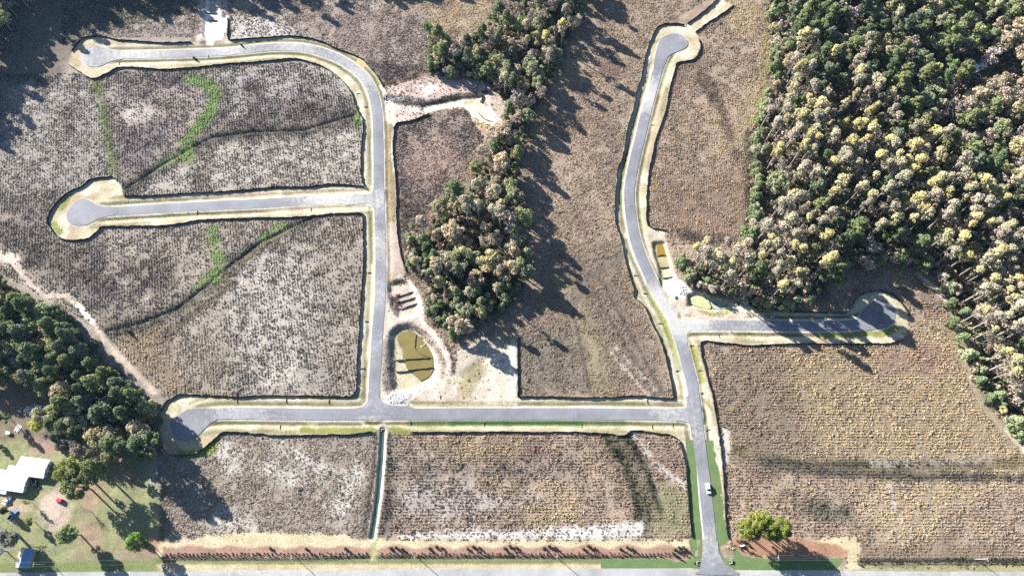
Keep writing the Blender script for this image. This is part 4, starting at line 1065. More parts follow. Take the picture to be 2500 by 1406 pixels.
ROWDIR_W = (-0.22, 1.0)
REGIONS = [   # label, polygon, row direction (None: no rows), row spacing, spacing along
 ('dry grey weeds in faint rows on the pale western fields', [(-40,180),(240,180),(500,160),(860,150),(893,300),(893,966),(400,970),(250,810),(-40,640)], ROWDIR_W, 1.5, 0.5),
 ('dry brown weeds north of the upper left street', [(150,-20),(1300,-20),(1060,185),(930,215),(860,130),(700,88),(240,92),(150,110)], None, 0.8, 0.75),
 ('tawny dry grass between the central wood and the right street', [(1230,-20),(1760,-20),(1590,80),(1505,420),(1505,560),(1650,980),(1255,980),(1255,800)], None, 0.78, 0.75),
 ('tawny dry grass in rows on the upper right field', [(1660,70),(1780,-20),(1910,-20),(1910,560),(1840,610),(1580,590),(1590,340)], (0.05, 1.0), 1.3, 0.5),
 ('tan stubble in long rows on the lower right field', [(1710,845),(1900,700),(2230,620),(2520,900),(2520,1395),(1770,1395)], (1.0, 0.0), 1.45, 0.55),
 ('brown stubble in rows on the bottom middle field', [(925,1055),(1690,1055),(1690,1330),(925,1330)], (1.0, 0.0), 1.45, 0.55),
 ('brown weeds on the bottom left field', [(385,1060),(925,1055),(925,1325),(385,1335)], None, 0.8, 0.78),
 ('dark weeds on the small field beside the sandy basin', [(925,175),(1260,150),(1260,990),(925,990)], None, 0.8, 0.75),
 ('weeds along the verges and basins of the right street', [(1500,470),(1660,560),(1900,700),(1900,860),(1640,860)], None, 1.3, 1.2),
]
taken = []
for lb, pg, rd, rs, asp in REGIONS:
    q = PP(pg)
    c = q.mean(0)
    d = np.array(rd if rd else (1, 0.3)); d = d / np.linalg.norm(d)
    e = np.array((-d[1], d[0]))
    R = np.linalg.norm(q - c, axis=1).max() + 2
    ii, jj = np.meshgrid(np.arange(-int(R / rs), int(R / rs) + 1), np.arange(-int(R / asp), int(R / asp) + 1), indexing='ij')
    ii, jj = ii.ravel().astype(float), jj.ravel().astype(float)
    jr = 0.13 if rd else 0.5
    ii += rng.normal(0, jr, len(ii)); jj += rng.uniform(-0.5, 0.5, len(jj))
    x = c[0] + d[0] * jj * asp + e[0] * ii * rs
    y = c[1] + d[1] * jj * asp + e[1] * ii * rs
    k = inside(x, y, q)
    for t in taken:
        k &= ~inside(x, y, t)
    taken.append(q)
    x, y = x[k], y[k]
    n3, n1 = fbm(x, y, 5.0, 71), rng.random(len(x))
    dn = sample(den, x, y) * np.clip(0.55 + 1.1 * (n3 - 0.32) / 0.36, 0.15, 1.15)
    k = n1 < dn
    x, y, n3 = x[k], y[k], n3[k]
    px, py = to_px(x, y)
    k = (px > -40) & (px < 2540) & (py > -30) & (py < 1400)
    x, y, n3 = x[k], y[k], n3[k]
    w = sample(wcol, x, y)
    ref = np.where(px[k] < 940, 0.125, 0.19)[:, None]
    w = w * np.clip(w.mean(1, keepdims=True) / ref, 0.3, 1.12) ** 0.8
    t = np.where(px[k] < 940, 2.0, 1.65)[:, None] * w * rng.uniform(0.72, 1.3, len(x))[:, None] * (1 + rng.normal(0, 0.02, (len(x), 3)))
    pale = rng.random(len(x)) < 0.08
    t[pale] = t[pale] * 1.3
    s = sample(wsz, x, y) * np.exp(rng.normal(-0.1, 0.24, len(x))) * (0.75 + 0.6 * n3)
    o = scatter('dry_weeds', x, y, height_at(x, y) - 0.05, s, t, G_WEED, len(CLUMPS), (1.05 if rd == (1.0, 0.0) else 0.85) if rd else 0.7)
    tag(o, lb, 'weeds', None, 'stuff')

# ------------------------------------------------------------------ trees
def limb_tubes(mb, p0, p1, r0, r1, r_, n=5, sag=0.12):
    p0, p1 = np.array(p0, float), np.array(p1, float)
    m = (p0 + p1) / 2 + r_.normal(0, sag, 3) * np.linalg.norm(p1 - p0) * 0.5
    mb.tube([p0, m, p1], [r0, (r0 + r1) / 2, r1], n, False)

def tree_variant(kind, k):
    r_ = np.random.default_rng({'pine': 10, 'poplar': 40, 'hardwood': 70, 'evergreen': 100, 'bare': 130, 'spread': 160, 'leafbare': 190}[kind] + k)
    tr = MB()
    lobes, size, nper, up = [], 0.5, 30, 0.3
    if kind == 'pine':
        h = 20.0
        for i in range(30):
            t = (i + 0.5) / 30
            z = h * (0.42 + 0.56 * t)
            rad = (3.3 * (1 - t) ** 0.65 + 0.2) * math.sqrt(r_.uniform(0.15, 1))
            a = r_.uniform(0, 6.283)
            lobes.append((rad * math.cos(a), rad * math.sin(a), z, r_.uniform(0.8, 1.35)))
        size, nper, up = 0.25, 60, 0.5
        tr.tube([(0, 0, -0.3), (0.1, 0, h * 0.5), (0, 0, h * 0.95)], [0.3, 0.22, 0.05], 6)
        limbs = 8
    elif kind == 'spread':           # old open-grown pine: bare pole, wide domed head
        h = 20.0
        for i in range(46):
            a, q = r_.uniform(0, 6.283), math.sqrt(r_.uniform(0, 1))
            rad = 5.4 * q
            z = h * (0.94 - 0.30 * q * q) - r_.uniform(0, 3.0)
            lobes.append((rad * math.cos(a), rad * math.sin(a), z, r_.uniform(0.8, 1.45)))
        size, nper, up = 0.22, 80, 0.5
        tr.tube([(0, 0, -0.3), (0.2, 0.1, h * 0.45), (0, 0, h * 0.85)], [0.42, 0.3, 0.1], 7)
        limbs = 12
    elif kind == 'poplar':
        h = 24.0
        for i in range(22):
            t = r_.uniform(0, 1) ** 0.6
            z = h * (0.60 + 0.38 * t)
            rad = 1.9 * math.sin(math.pi * (0.2 + 0.75 * t)) ** 0.8 * math.sqrt(r_.uniform(0.1, 1))
            a = r_.uniform(0, 6.283)
            lobes.append((rad * math.cos(a), rad * math.sin(a), z, r_.uniform(0.7, 1.15) * (0.5 + 0.6 * t)))
        size, nper, up = 0.21, 52, 0.3
        tr.tube([(0, 0, -0.3), (0.15, 0.05, h * 0.5), (0, 0, h * 0.93)], [0.32, 0.24, 0.06], 6)
        for i in range(26):
            z = h * r_.uniform(0.35, 0.8); a = r_.uniform(0, 6.283); L = r_.uniform(1.6, 3.0)
            limb_tubes(tr, (0, 0, z), (L * 0.6 * math.cos(a), L * 0.6 * math.sin(a), z + L), 0.06, 0.025, r_, 3)
        limbs = 10
    elif kind in ('hardwood', 'leafbare'):
        h = 16.0
        ax, ay, az = 3.7 * r_.uniform(0.75, 1.25), 3.7 * r_.uniform(0.75, 1.25), 4.4 * r_.uniform(0.7, 1.15)
        for i in range(30 if kind == 'hardwood' else 26):
            v = r_.normal(size=3); v /= np.linalg.norm(v)
            q = r_.uniform(0.35, 1) ** 0.5
            lobes.append((v[0] * ax * q, v[1] * ay * q, h * 0.64 + v[2] * az * q, r_.uniform(0.6, 1.75)))
        size, nper, up = 0.26, 74 if kind == 'hardwood' else 30, 0.3
        tr.tube([(0, 0, -0.3), (0.2, -0.1, h * 0.3), (0, 0, h * 0.6)], [0.36, 0.28, 0.14], 6)
        limbs = 12 if kind == 'hardwood' else 26
    elif kind == 'evergreen':
        h = 9.0
        for i in range(26):
            t = r_.uniform(0, 1)
            rad = (2.7 * (1 - t) ** 0.6 + 0.3) * math.sqrt(r_.uniform(0.2, 1))
            a = r_.uniform(0, 6.283)
            lobes.append((rad * math.cos(a), rad * math.sin(a), 0.9 + h * 0.85 * t, r_.uniform(0.8, 1.3)))
        size, nper, up = 0.25, 56, 0.4
        tr.tube([(0, 0, -0.3), (0, 0, h * 0.8)], [0.2, 0.05], 6)
        limbs = 4
    if kind == 'bare':
        h = 15.0
        br = MB()
        tr.tube([(0, 0, -0.3), (0.2, 0.1, h * 0.22), (0.1, 0, h * 0.4)], [0.34, 0.28, 0.22], 6)
        for i in range(9):
            a, el = r_.uniform(0, 6.283), r_.uniform(0.75, 1.35)
            L = r_.uniform(5.0, 8.0)
            b = np.array((0.1, 0, h * r_.uniform(0.25, 0.42)))
            e = b + L * np.array((math.cos(a) * math.cos(el), math.sin(a) * math.cos(el), math.sin(el)))
            limb_tubes(br, b, e, 0.15, 0.06, r_, 4)
            for j in range(6):
                s = b + (e - b) * r_.uniform(0.35, 1.0)
                v = (e - b) / L + r_.normal(0, 0.55, 3)
                v /= np.linalg.norm(v)
                e2 = s + v * r_.uniform(1.8, 3.4)
                limb_tubes(br, s, e2, 0.07, 0.03, r_, 3)
                for q in range(4):
                    s3 = s + (e2 - s) * r_.uniform(0.4, 1.0)
                    v3 = v + r_.normal(0, 0.6, 3)
                    v3 /= np.linalg.norm(v3)
                    limb_tubes(br, s3, s3 + v3 * r_.uniform(0.8, 1.7), 0.04, 0.02, r_, 3)
        return tr.mesh('trunk'), br.mesh('branches'), 10.0
    for l in lobes[:limbs]:
        zb = max(h * 0.25, l[2] - r_.uniform(1.5, 3.5))
        limb_tubes(tr, (0, 0, min(zb, h * 0.85)), (l[0], l[1], l[2]), 0.1, 0.035, r_, 4)
    V, Q, T = leaf_cloud(lobes, nper, size, r_, up)
    at = {'tv': T}
    if kind == 'poplar':
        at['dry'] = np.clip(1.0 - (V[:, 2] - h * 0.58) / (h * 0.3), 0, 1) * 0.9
    return tr.mesh('trunk'), mesh_np('crown', V, Q, at), {'pine': 14.5, 'spread': 16.0, 'poplar': 19.0, 'hardwood': 10.5, 'leafbare': 10.5, 'evergreen': 5.0}[kind]

TREES = {}
for kd, n in (('pine', 8), ('poplar', 8), ('hardwood', 10), ('evergreen', 4), ('bare', 3), ('spread', 3), ('leafbare', 3)):
    L = []
    for k in range(n):
        tm, cm, hc = tree_variant(kd, k)
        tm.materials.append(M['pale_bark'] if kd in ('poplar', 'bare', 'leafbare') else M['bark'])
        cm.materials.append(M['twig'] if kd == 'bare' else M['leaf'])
        L.append((tm, cm, hc))
    TREES[kd] = L
TNAME = {'pine': 'pine_tree', 'spread': 'pine_tree', 'poplar': 'poplar_tree', 'hardwood': 'hardwood_tree', 'leafbare': 'thinning_tree', 'evergreen': 'evergreen_tree', 'bare': 'bare_tree'}

def add_tree(kind, x, y, s, tint, label, group=None, var=None, wide=1.0):
    tm, cm, hc = TREES[kind][rng.integers(0, len(TREES[kind])) if var is None else var]
    z = float(height_at(np.array([x]), np.array([y]))[0])
    e = empty(TNAME[kind], (x, y, z), rng.uniform(0, 6.283))
    e.scale = (s * wide, s * wide, s)
    t = bpy.data.objects.new('trunk', tm); COL.objects.link(t); t.parent = e
    c = bpy.data.objects.new('branches' if kind == 'bare' else 'crown', cm); COL.objects.link(c); c.parent = e
    c.color = (*np.clip(tint, 0, 1), 1)
    tag(e, label, 'tree', group)
    return e

def tree_at(kind, px, py, s, tint, label, group=None, var=None, wide=1.0):
    hc = TREES[kind][0][2] * s
    x, y = P(px, py, hc)
    return add_tree(kind, float(x), float(y), s, tint, label, group, var, wide)

TINT = {
 'pine': [((0.155,0.185,0.09),'dark green'),((0.125,0.165,0.085),'deep green'),((0.20,0.22,0.105),'mid green'),((0.155,0.185,0.12),'bluish green')],
 'poplar': [((0.60,0.54,0.31),'yellow'),((0.55,0.50,0.34),'pale yellow'),((0.66,0.58,0.28),'bright yellow'),((0.48,0.45,0.33),'yellowish grey'),((0.50,0.44,0.34),'pale tan')],
 'hardwood': [((0.33,0.33,0.18),'olive'),((0.42,0.38,0.22),'pale olive'),((0.27,0.30,0.15),'dull green'),((0.46,0.38,0.26),'tan'),((0.37,0.315,0.225),'brownish'),((0.26,0.275,0.165),'grey-green')],
 'evergreen': [((0.18,0.23,0.12),'green'),((0.22,0.26,0.145),'pale green'),((0.15,0.195,0.10),'deep green'),((0.27,0.30,0.17),'light green')],
 'leafbare': [((0.46,0.41,0.36),'grey'),((0.43,0.37,0.31),'brown-grey'),((0.50,0.42,0.34),'pinkish tan'),((0.38,0.335,0.27),'dull brown')],
}
NICE = {'pine': 'pine', 'poplar': 'slender pale-trunked tree', 'hardwood': 'round-crowned tree', 'evergreen': 'bushy evergreen', 'leafbare': 'half-bare tree'}
def place_words(zone, px, py):
    if zone == 'R':
        if py < 130: return 'near the top edge of the right-hand forest'
        if px > 2330 and py > 560: return 'at the right edge, below the forest track'
        if px > 2300: return 'near the cabin clearing at the right edge' if py < 300 else 'near the right edge of the forest'
        if px < 1990 and py < 420: return 'in the forest beside the upper right field'
        if px < 2060 and py >= 520: return 'in the forest tongue above the green pond'
        if py >= 480: return 'in the forest above the east cul-de-sac'
        return 'deep in the middle of the right-hand forest'
    if zone == 'C':
        return 'in the upper central wood above the sandy basin' if py < 230 else ('in the narrow middle of the central wood' if py < 430 else 'in the lower central wood above the olive pond')
    if zone == 'L':
        return 'in the left wood beside the bottom cul-de-sac' if px > 220 else 'in the left wood below the sandy track'
    return 'in the shade at the top left corner'
def kind_weights(zone, px, py):
    w = {'pine': 0.2, 'poplar': 0.2, 'hardwood': 0.4, 'evergreen': 0.06, 'leafbare': 0.14}
    def near(a, b, r): return math.exp(-((px - a) ** 2 + (py - b) ** 2) / (r * r))
    if zone == 'R':
        yel = near(1960,260,110) + near(2080,330,100) + near(2150,400,90) + near(2250,480,90) + near(1920,600,110) + near(2020,520,60) * 0.4 + near(2420,700,130) * 0.9 + near(2330,520,70) + near(1750,620,90) * 0.8
        pin = near(2050,110,110) + near(2140,230,90) + near(2000,470,60) + near(2130,560,110) + near(2220,600,60) + near(2060,30,90) * 0.5 + near(2280,80,80) * 0.3 + near(2180,300,60)
        w = {'pine': 0.05 + 0.8 * pin, 'poplar': 0.03 + 1.7 * yel, 'hardwood': 0.6 * max(0.15, 1 - 0.6 * (yel + pin)), 'evergreen': 0.03, 'leafbare': 0.10 + 0.2 * yel}
    elif zone == 'C':
        up = 1.0 if py < 330 else 0.0
        yel = near(1160,480,40) + near(1380,110,60) + near(1190,190,30) + near(1200,700,40) * 0.6
        w = {'pine': 0.10 + 0.06 * up, 'poplar': 0.03 + 0.5 * yel, 'hardwood': 0.5 - 0.15 * up, 'evergreen': 0.18 + 0.12 * up, 'leafbare': 0.16 + 0.12 * up}
    elif zone == 'L':
        mix = near(230,1030,80) + near(300,1040,70) * 0.7
        w = {'pine': 0.8, 'poplar': 0.0, 'hardwood': 0.12 + 0.9 * mix, 'evergreen': 0.03, 'leafbare': 0.03 + 0.3 * mix}
    elif zone == 'T':
        w = {'pine': 0.25, 'poplar': 0.1, 'hardwood': 0.5, 'evergreen': 0.05, 'leafbare': 0.1}
    return w

occupied = []
CABIN_CLEAR = np.array([(2310,150),(2350,128),(2440,140),(2485,170),(2490,215),(2420,240),(2330,235)], float)
def grow(zone, pg, spacing, n_try, smin, smax, base_px=True):
    pg = np.asarray(pg, float)
    x0, y0 = pg.min(0); x1, y1 = pg.max(0)
    cx, cy = rng.uniform(x0, x1, n_try), rng.uniform(y0, y1, n_try)
    k = inside(cx, cy, pg)
    cnt = 0
    for px, py in zip(cx[k], cy[k]):
        bx, by = P(px, py)
        cpx, cpy = to_px(bx, by, 17.0)
        w = kind_weights(zone, cpx, cpy)
        ks = list(w); ws = np.array([w[q] for q in ks]); ws /= ws.sum()
        kd = ks[rng.choice(len(ks), p=ws)]
        s = rng.uniform(smin, smax)
        if kd == 'evergreen': s *= rng.uniform(0.7, 1.2)
        x, y = P(px, py, 0.0 if base_px else TREES[kd][0][2] * s * 0.95)
        x, y = float(x), float(y)
        sp = spacing * {'pine': 1.12, 'poplar': 0.72, 'hardwood': 1.42, 'evergreen': 0.75, 'leafbare': 1.0}[kd]
        if any((x - a) ** 2 + (y - b) ** 2 < ((sp + c) / 2) ** 2 for a, b, c in occupied):
            continue
        if float(sample(lab, np.array([x]), np.array([y]))[0]) in (VERG, BASIN):
            continue
        if zone == 'R' and inside(np.array([px]), np.array([py]), CABIN_CLEAR)[0]:
            continue
        occupied.append((x, y, sp))
        ti, word = TINT[kd][rng.integers(0, len(TINT[kd]))]
        lb = word + ' ' + NICE[kd] + ' ' + place_words(zone, cpx, cpy)
        add_tree(kd, x, y, s, (0.88 if kd in ('poplar', 'leafbare') else 1.1) * np.array(ti) * rng.uniform(0.88, 1.14), lb, lb, None, rng.uniform(0.78, 1.3) * {'pine': 1.25, 'hardwood': 1.22, 'poplar': 1.15}.get(kd, 1.0))
        cnt += 1
    return cnt

# single trees that stand out, first
def big(kind, px, py, s, tint, label, wide=1.0, var=None):
    e = tree_at(kind, px, py, s, tint, label, None, var, wide)
    occupied.append((e.location.x, e.location.y, 5.5 * s * wide))
big('hardwood', 88, 1036, 0.72, (0.544,0.544,0.144), 'broad yellow-green tree beside the junk left of the wood', 1.2)
big('leafbare', 120, 1062, 0.6, (0.416,0.384,0.368), 'grey half-bare tree touching the yellow-green one', 1.15)
big('spread', 158, 1146, 1.15, (0.240,0.280,0.088), 'left one of the three big pines right of the white house', 1.05, 0)
big('spread', 210, 1150, 1.2, (0.184,0.216,0.096), 'right one of the three big pines right of the white house', 1.0, 1)
big('spread', 172, 1185, 1.1, (0.192,0.224,0.088), 'lower one of the three big pines right of the white house', 1.0, 2)
big('hardwood', 163, 1303, 1.1, (0.216,0.264,0.120), 'round dull green tree below the red car', 1.0, 1)
big('hardwood', 70, 1273, 0.5, (0.272,0.304,0.112), 'small green tree right of the blue pickup', 0.9, 2)
big('leafbare', 63, 1225, 0.5, (0.320,0.304,0.144), 'thin sparse tree below the white house', 0.6, 0)
big('spread', 322, 1322, 0.8, (0.208,0.336,0.088), 'bright green roadside pine at the foot of the yard', 1.0, 1)
big('pine', 352, 1328, 0.55, (0.144,0.224,0.072), 'small dark pine tucked behind the bright roadside pine', 1.1, 2)
big('hardwood', 152, 1088, 0.8, (0.20,0.205,0.17), 'dull grey-green tree above the three big pines', 1.0, 2)
big('hardwood', 186, 1078, 0.8, (0.22,0.21,0.16), 'dull olive tree between the house pines and the dark wood', 1.0, 3)
big('leafbare', 228, 1110, 0.8, (0.27,0.24,0.19), 'thinning brown tree right of the house pines', 1.0, 1)
big('hardwood', 20, 1312, 0.85, (0.22,0.235,0.21), 'bluish grey-green tree at the left edge above the shed', 1.1, 4)
big('bare', 12, 1300, 0.9, (0.4,0.4,0.42), 'large leafless tree at the left edge above the rusty shed', 1.2, 0)
big('leafbare', -8, 1345, 0.7, (0.400,0.416,0.448), 'greyish tree left of the rusty shed', 1.1, 1)
big('evergreen', 12, 1245, 0.75, (0.112,0.160,0.080), 'dark bush between the white car and the blue pickup', 1.0, 0)
big('evergreen', -4, 1090, 0.5, (0.12,0.15,0.09), 'dark bush at the left edge above the white house', 1.0, 1)
big('pine', 0, 1018, 0.6, (0.080,0.192,0.064), 'dark green pine at the left edge in the shade', 1.1, 3)
big('bare', 205, 1243, 0.45, (0.5,0.5,0.48), 'small pale leafless tree in the lawn left of the long shadow', 1.0, 1)
big('leafbare', 232, 1340, 0.5, (0.320,0.264,0.192), 'brown thin tree above the roadside below the lawn', 1.0, 2)
big('hardwood', 232, 1008, 0.72, (0.576,0.336,0.176), 'orange-leaved tree at the right end of the dark wood', 0.95, 3)
big('hardwood', 238, 1040, 0.6, (0.416,0.384,0.176), 'olive tree just below the orange-leaved one', 0.95, 4)
big('hardwood', 228, 1060, 0.35, (0.352,0.480,0.096), 'small lime green tree at the wood edge', 1.0, 5)
big('bare', 320, 1048, 0.62, (0.45,0.44,0.46), 'pale leafless tree left of the bottom cul-de-sac', 1.0, 2)
big('leafbare', 296, 1020, 0.5, (0.512,0.256,0.224), 'pinkish red thin tree left of the bottom cul-de-sac', 0.9, 0)
big('hardwood', 282, 968, 0.4, (0.608,0.528,0.128), 'small yellow tree in the dark wood', 1.0, 0)
big('hardwood', 345, 1010, 0.55, (0.320,0.296,0.128), 'olive tree with brown top beside the bottom cul-de-sac', 1.0, 6)
big('leafbare', 104, 818, 1.05, (0.672,0.464,0.304), 'large tan thinning tree amid the dark pines', 1.15, 1)
big('leafbare', 46, 915, 0.95, (0.640,0.496,0.272), 'large tan tree hanging over the shaded clearing', 1.0, 2)
big('hardwood', 1046, 66, 0.95, (0.248,0.344,0.136), 'pale green round tree at the left tip of the central wood', 0.9, 0)
big('bare', 1826, 706, 0.85, (0.5,0.47,0.44), 'leafless pale forked tree at the forest edge above the pond', 1.0, 0)
big('bare', 1818, 716, 0.7, (0.5,0.47,0.44), 'smaller leafless tree at the forest edge above the pond', 0.9, 1)
big('leafbare', 2424, 135, 1.1, (0.640,0.560,0.528), 'large pinkish grey tree beside the forest cabin', 1.15, 0)
big('bare', 2322, 268, 1.15, (0.5,0.5,0.51), 'big silvery leafless tree in the forest', 1.25, 2)
big('bare', 2210, 48, 0.8, (0.5,0.5,0.51), 'small silvery leafless tree near the top of the forest', 0.9, 1)
big('hardwood', 2362, 450, 0.8, (0.576,0.264,0.136), 'rust red tree in the middle of the forest', 0.95, 1)
big('hardwood', 2474, 512, 0.6, (0.576,0.240,0.128), 'rust red tree near the right edge of the forest', 0.95, 2)
big('hardwood', 2446, 578, 0.6, (0.640,0.368,0.208), 'pale orange tree near the right edge of the forest', 0.95, 3)
big('hardwood', 2300, 345, 0.5, (0.544,0.256,0.144), 'small rust tree left of the big rust red one', 0.9, 4)
big('hardwood', 1268, 512, 0.75, (0.528,0.312,0.232), 'rust pink tree on the right edge of the central wood', 0.9, 5)
big('hardwood', 1188, 533, 0.55, (0.528,0.240,0.128), 'rust tree inside the central wood', 0.9, 6)
big('hardwood', 2283, 165, 0.95, (0.576,0.544,0.240), 'yellow-green round tree left of the forest cabin', 0.95, 0)
big('pine', 2330, 160, 0.85, (0.184,0.272,0.112), 'green round pine left of the forest cabin', 1.35, 0)
big('spread', 1826, 1290, 0.85, (0.219,0.253,0.052), 'left one of the pines right of the entrance street', 0.92, 0)
big('spread', 1852, 1276, 0.95, (0.242,0.271,0.058), 'tallest of the pines right of the entrance street', 0.92, 1)
big('spread', 1882, 1292, 0.9, (0.184,0.230,0.058), 'middle one of the pines right of the entrance street', 0.92, 2)
big('spread', 1912, 1286, 0.95, (0.207,0.253,0.058), 'right one of the pines right of the entrance street', 0.92, 0)
big('spread', 1842, 1302, 0.7, (0.2,0.235,0.07), 'low dark pine in front of the left entrance pines', 0.95, 2)
big('spread', 1898, 1302, 0.7, (0.17,0.21,0.07), 'low dark pine in front of the right entrance pines', 0.95, 1)
big('spread', 1868, 1268, 0.85, (0.26,0.3,0.075), 'rear pine of the clump right of the entrance street', 0.9, 2)
big('pine', 1925, 1302, 0.55, (0.128,0.192,0.080), 'small dark pine at the right end of the roadside bed', 1.1, 1)

# bushy edges first, so that no bare poles stand along the fields
def grow_edge(zone, pts, n, smin, smax, spread):
    q = smooth(pts, 12)
    for _ in range(n):
        k = rng.integers(0, len(q))
        kd = ('evergreen', 'evergreen', 'hardwood', 'leafbare')[rng.integers(0, 4)]
        s = rng.uniform(smin, smax) * (1.25 if kd == 'evergreen' else 0.7)
        px, py = q[k] + rng.normal(0, spread, 2)
        x, y = (float(v) for v in P(px, py, TREES[kd][0][2] * s * 0.6))
        if any((x - a) ** 2 + (y - b) ** 2 < 2.6 ** 2 for a, b, c in occupied) or sample(lab, np.array([x]), np.array([y]))[0] in (VERG, BASIN, TRACK):
            continue
        occupied.append((x, y, 2.6))
        ti, word = TINT[kd][rng.integers(0, len(TINT[kd]))]
        lb = word + ' small ' + NICE[kd] + ' on the edge ' + {'R': 'of the forest by the right-hand track', 'r': 'of the forest by the upper right field', 'p': 'of the forest tongue above the ponds', 'C': 'of the central wood', 'b': 'of the forest above the east cul-de-sac'}[zone]
        add_tree(kd, x, y, s, 1.3 * np.array(ti) * rng.uniform(0.9, 1.15), lb, lb)
grow_edge('R', [(2318,700),(2345,790),(2368,880),(2400,950),(2450,1010),(2510,1070)], 90, 0.6, 1.0, 7)
grow_edge('r', [(1880,20),(1897,110),(1893,200),(1866,270),(1850,350),(1846,450),(1842,540),(1815,585)], 80, 0.6, 1.0, 6)
grow_edge('p', [(1662,615),(1672,660),(1710,695),(1780,728),(1860,745),(1940,740),(2000,705)], 70, 0.5, 0.9, 6)
grow_edge('b', [(2030,660),(2080,635),(2160,630),(2240,640),(2300,680)], 50, 0.6, 1.0, 7)
grow_edge('C', [(1110,820),(1060,770),(1045,700),(1035,650),(1000,610),(1010,570)], 50, 0.4, 0.8, 6)
grow_edge('C', [(1060,120),(1060,165),(1110,185),(1180,200),(1215,240)], 40, 0.5, 0.9, 6)
nR = grow('R', WOOD_R, 6.2, 9000, 0.95, 1.3)
nC = grow('C', WOOD_C, 5.6, 4000, 0.8, 1.2)
nL = grow('L', WOOD_L, 5.2, 3000, 0.9, 1.25)
nL2 = grow('L', [(120,1015),(185,1000),(250,1050),(300,1100),(270,1125),(215,1110),(150,1075)], 5.0, 300, 0.6, 0.9)
nT = grow('T', [(-150,-90),(740,-90),(700,-60),(470,-45),(190,-42),(130,-10),(60,28),(40,70),(22,110),(-30,170),(-80,225),(-90,320),(-150,330)], 4.8, 4000, 1.05, 1.4, True)
nT2 = grow('T', [(740,-110),(1130,-110),(1080,-62),(780,-60)], 7.0, 250, 1.0, 1.3, True)
print('TREES', nR, nC, nL, nT, nT2)

# understory that nobody could count
def understory(label, pg, step, z, tints, smin, smax, base_px=True):
    q = PP(pg, 0.0 if base_px else z)
    x0, y0 = q.min(0); x1, y1 = q.max(0)
    n = int((x1 - x0) * (y1 - y0) / step ** 2)
    x, y = rng.uniform(x0, x1, n), rng.uniform(y0, y1, n)
    k = inside(x, y, q) & np.isin(sample(lab, x, y), (FOREST, FIELD, YARD))
    x, y = x[k], y[k]
    px, py = to_px(x, y)
    k = (px > -60) & (px < 2560) & (py > -60)
    x, y = x[k], y[k]
    t = 1.7 * np.array(tints)[rng.integers(0, len(tints), len(x))] * rng.uniform(0.75, 1.25, len(x))[:, None]
    o = scatter('understory_brush', x, y, height_at(x, y), rng.uniform(smin, smax, len(x)), t, G_BUSH, len(BUSHES))
    tag(o, label, 'brush', None, 'stuff')
BR = [(0.19,0.155,0.12),(0.15,0.135,0.09),(0.22,0.18,0.145),(0.12,0.13,0.07),(0.25,0.215,0.16)]
GB = [(0.085,0.10,0.05),(0.12,0.105,0.075),(0.07,0.09,0.045)]
understory('brown and olive brush under the trees of the right-hand forest', WOOD_R, 2.7, 8.0, BR, 0.5, 1.4)
understory('brown and olive brush under the trees of the central wood', WOOD_C, 3.0, 7.0, BR + GB, 0.4, 1.2)
understory('dark brush under the pines of the left wood', WOOD_L, 3.6, 7.0, GB, 0.4, 1.1)

# dead fallen trees at the field edge
def fallen(px, py, ang, L, label):
    x, y = (float(v) for v in P(px, py))
    r_ = np.random.default_rng(int(px))
    e = empty('fallen_tree', (x, y, float(height_at(np.array([x]), np.array([y]))[0]) + 0.25), ang)
    MB().tube([(0, 0, 0), (L * 0.5, 0.1, 0.3), (L, 0, 0.35)], [0.3, 0.24, 0.12], 6).build('trunk', M['pale_bark'], e)
    for k in range(6):
        t = r_.uniform(0.45, 0.95)
        s = np.array((L * t, 0.05, 0.35))
        MB().tube([s, s + (r_.uniform(1, 2.4), r_.uniform(-2.2, 2.2), r_.uniform(0.2, 1.2))], [0.1, 0.03], 4).build('branch', M['pale_bark'], e)
    tag(e, label, 'fallen tree')
fallen(1427, 44, -0.75, 9, 'white fallen dead tree lying out into the field')
fallen(1356, 62, 0.65, 7, 'white dead trunk lying in the upper central wood')
fallen(2372, 152, 0.4, 4, 'short pale log left of the forest cabin')

# ------------------------------------------------------------------ shrubs of the roadside beds
def shrub_mesh(k, r, h, n, sz):
    r_ = np.random.default_rng(500 + k)
    lobes = []
    for i in range(n):
        t = i / (n - 1)
        rr = r * (1 - 0.75 * t)
        a = r_.uniform(0, 6.283)
        lobes.append((rr * 0.5 * math.cos(a), rr * 0.5 * math.sin(a), 0.15 * h + 0.75 * h * t, max(0.12, rr * 0.7)))
    V, Q, T = leaf_cloud(lobes, 16, sz, r_, 0.3)
    V[:, 2] = np.maximum(V[:, 2], 0.02)
    me = mesh_np('shrub', V, Q, {'tv': T}); me.materials.append(M['leaf'])
    return me
SH = [shrub_mesh(k, 0.8, 2.6, 9, 0.17) for k in range(3)]
YS = [shrub_mesh(10 + k, 0.38, 0.95, 5, 0.1) for k in range(3)]
def shrub(name, px, py, meshes, s, tint, label, cat, group=None):
    x, y = (float(v) for v in P(px, py))
    o = bpy.data.objects.new(name, meshes[rng.integers(0, len(meshes))]); COL.objects.link(o)
    o.location = (x, y, float(height_at(np.array([x]), np.array([y]))[0]))
    o.rotation_euler = (0, 0, rng.uniform(0, 6.28)); o.scale = (s, s, s * rng.uniform(0.9, 1.1))
    o.color = (*tint, 1)
    tag(o, label, cat, group)
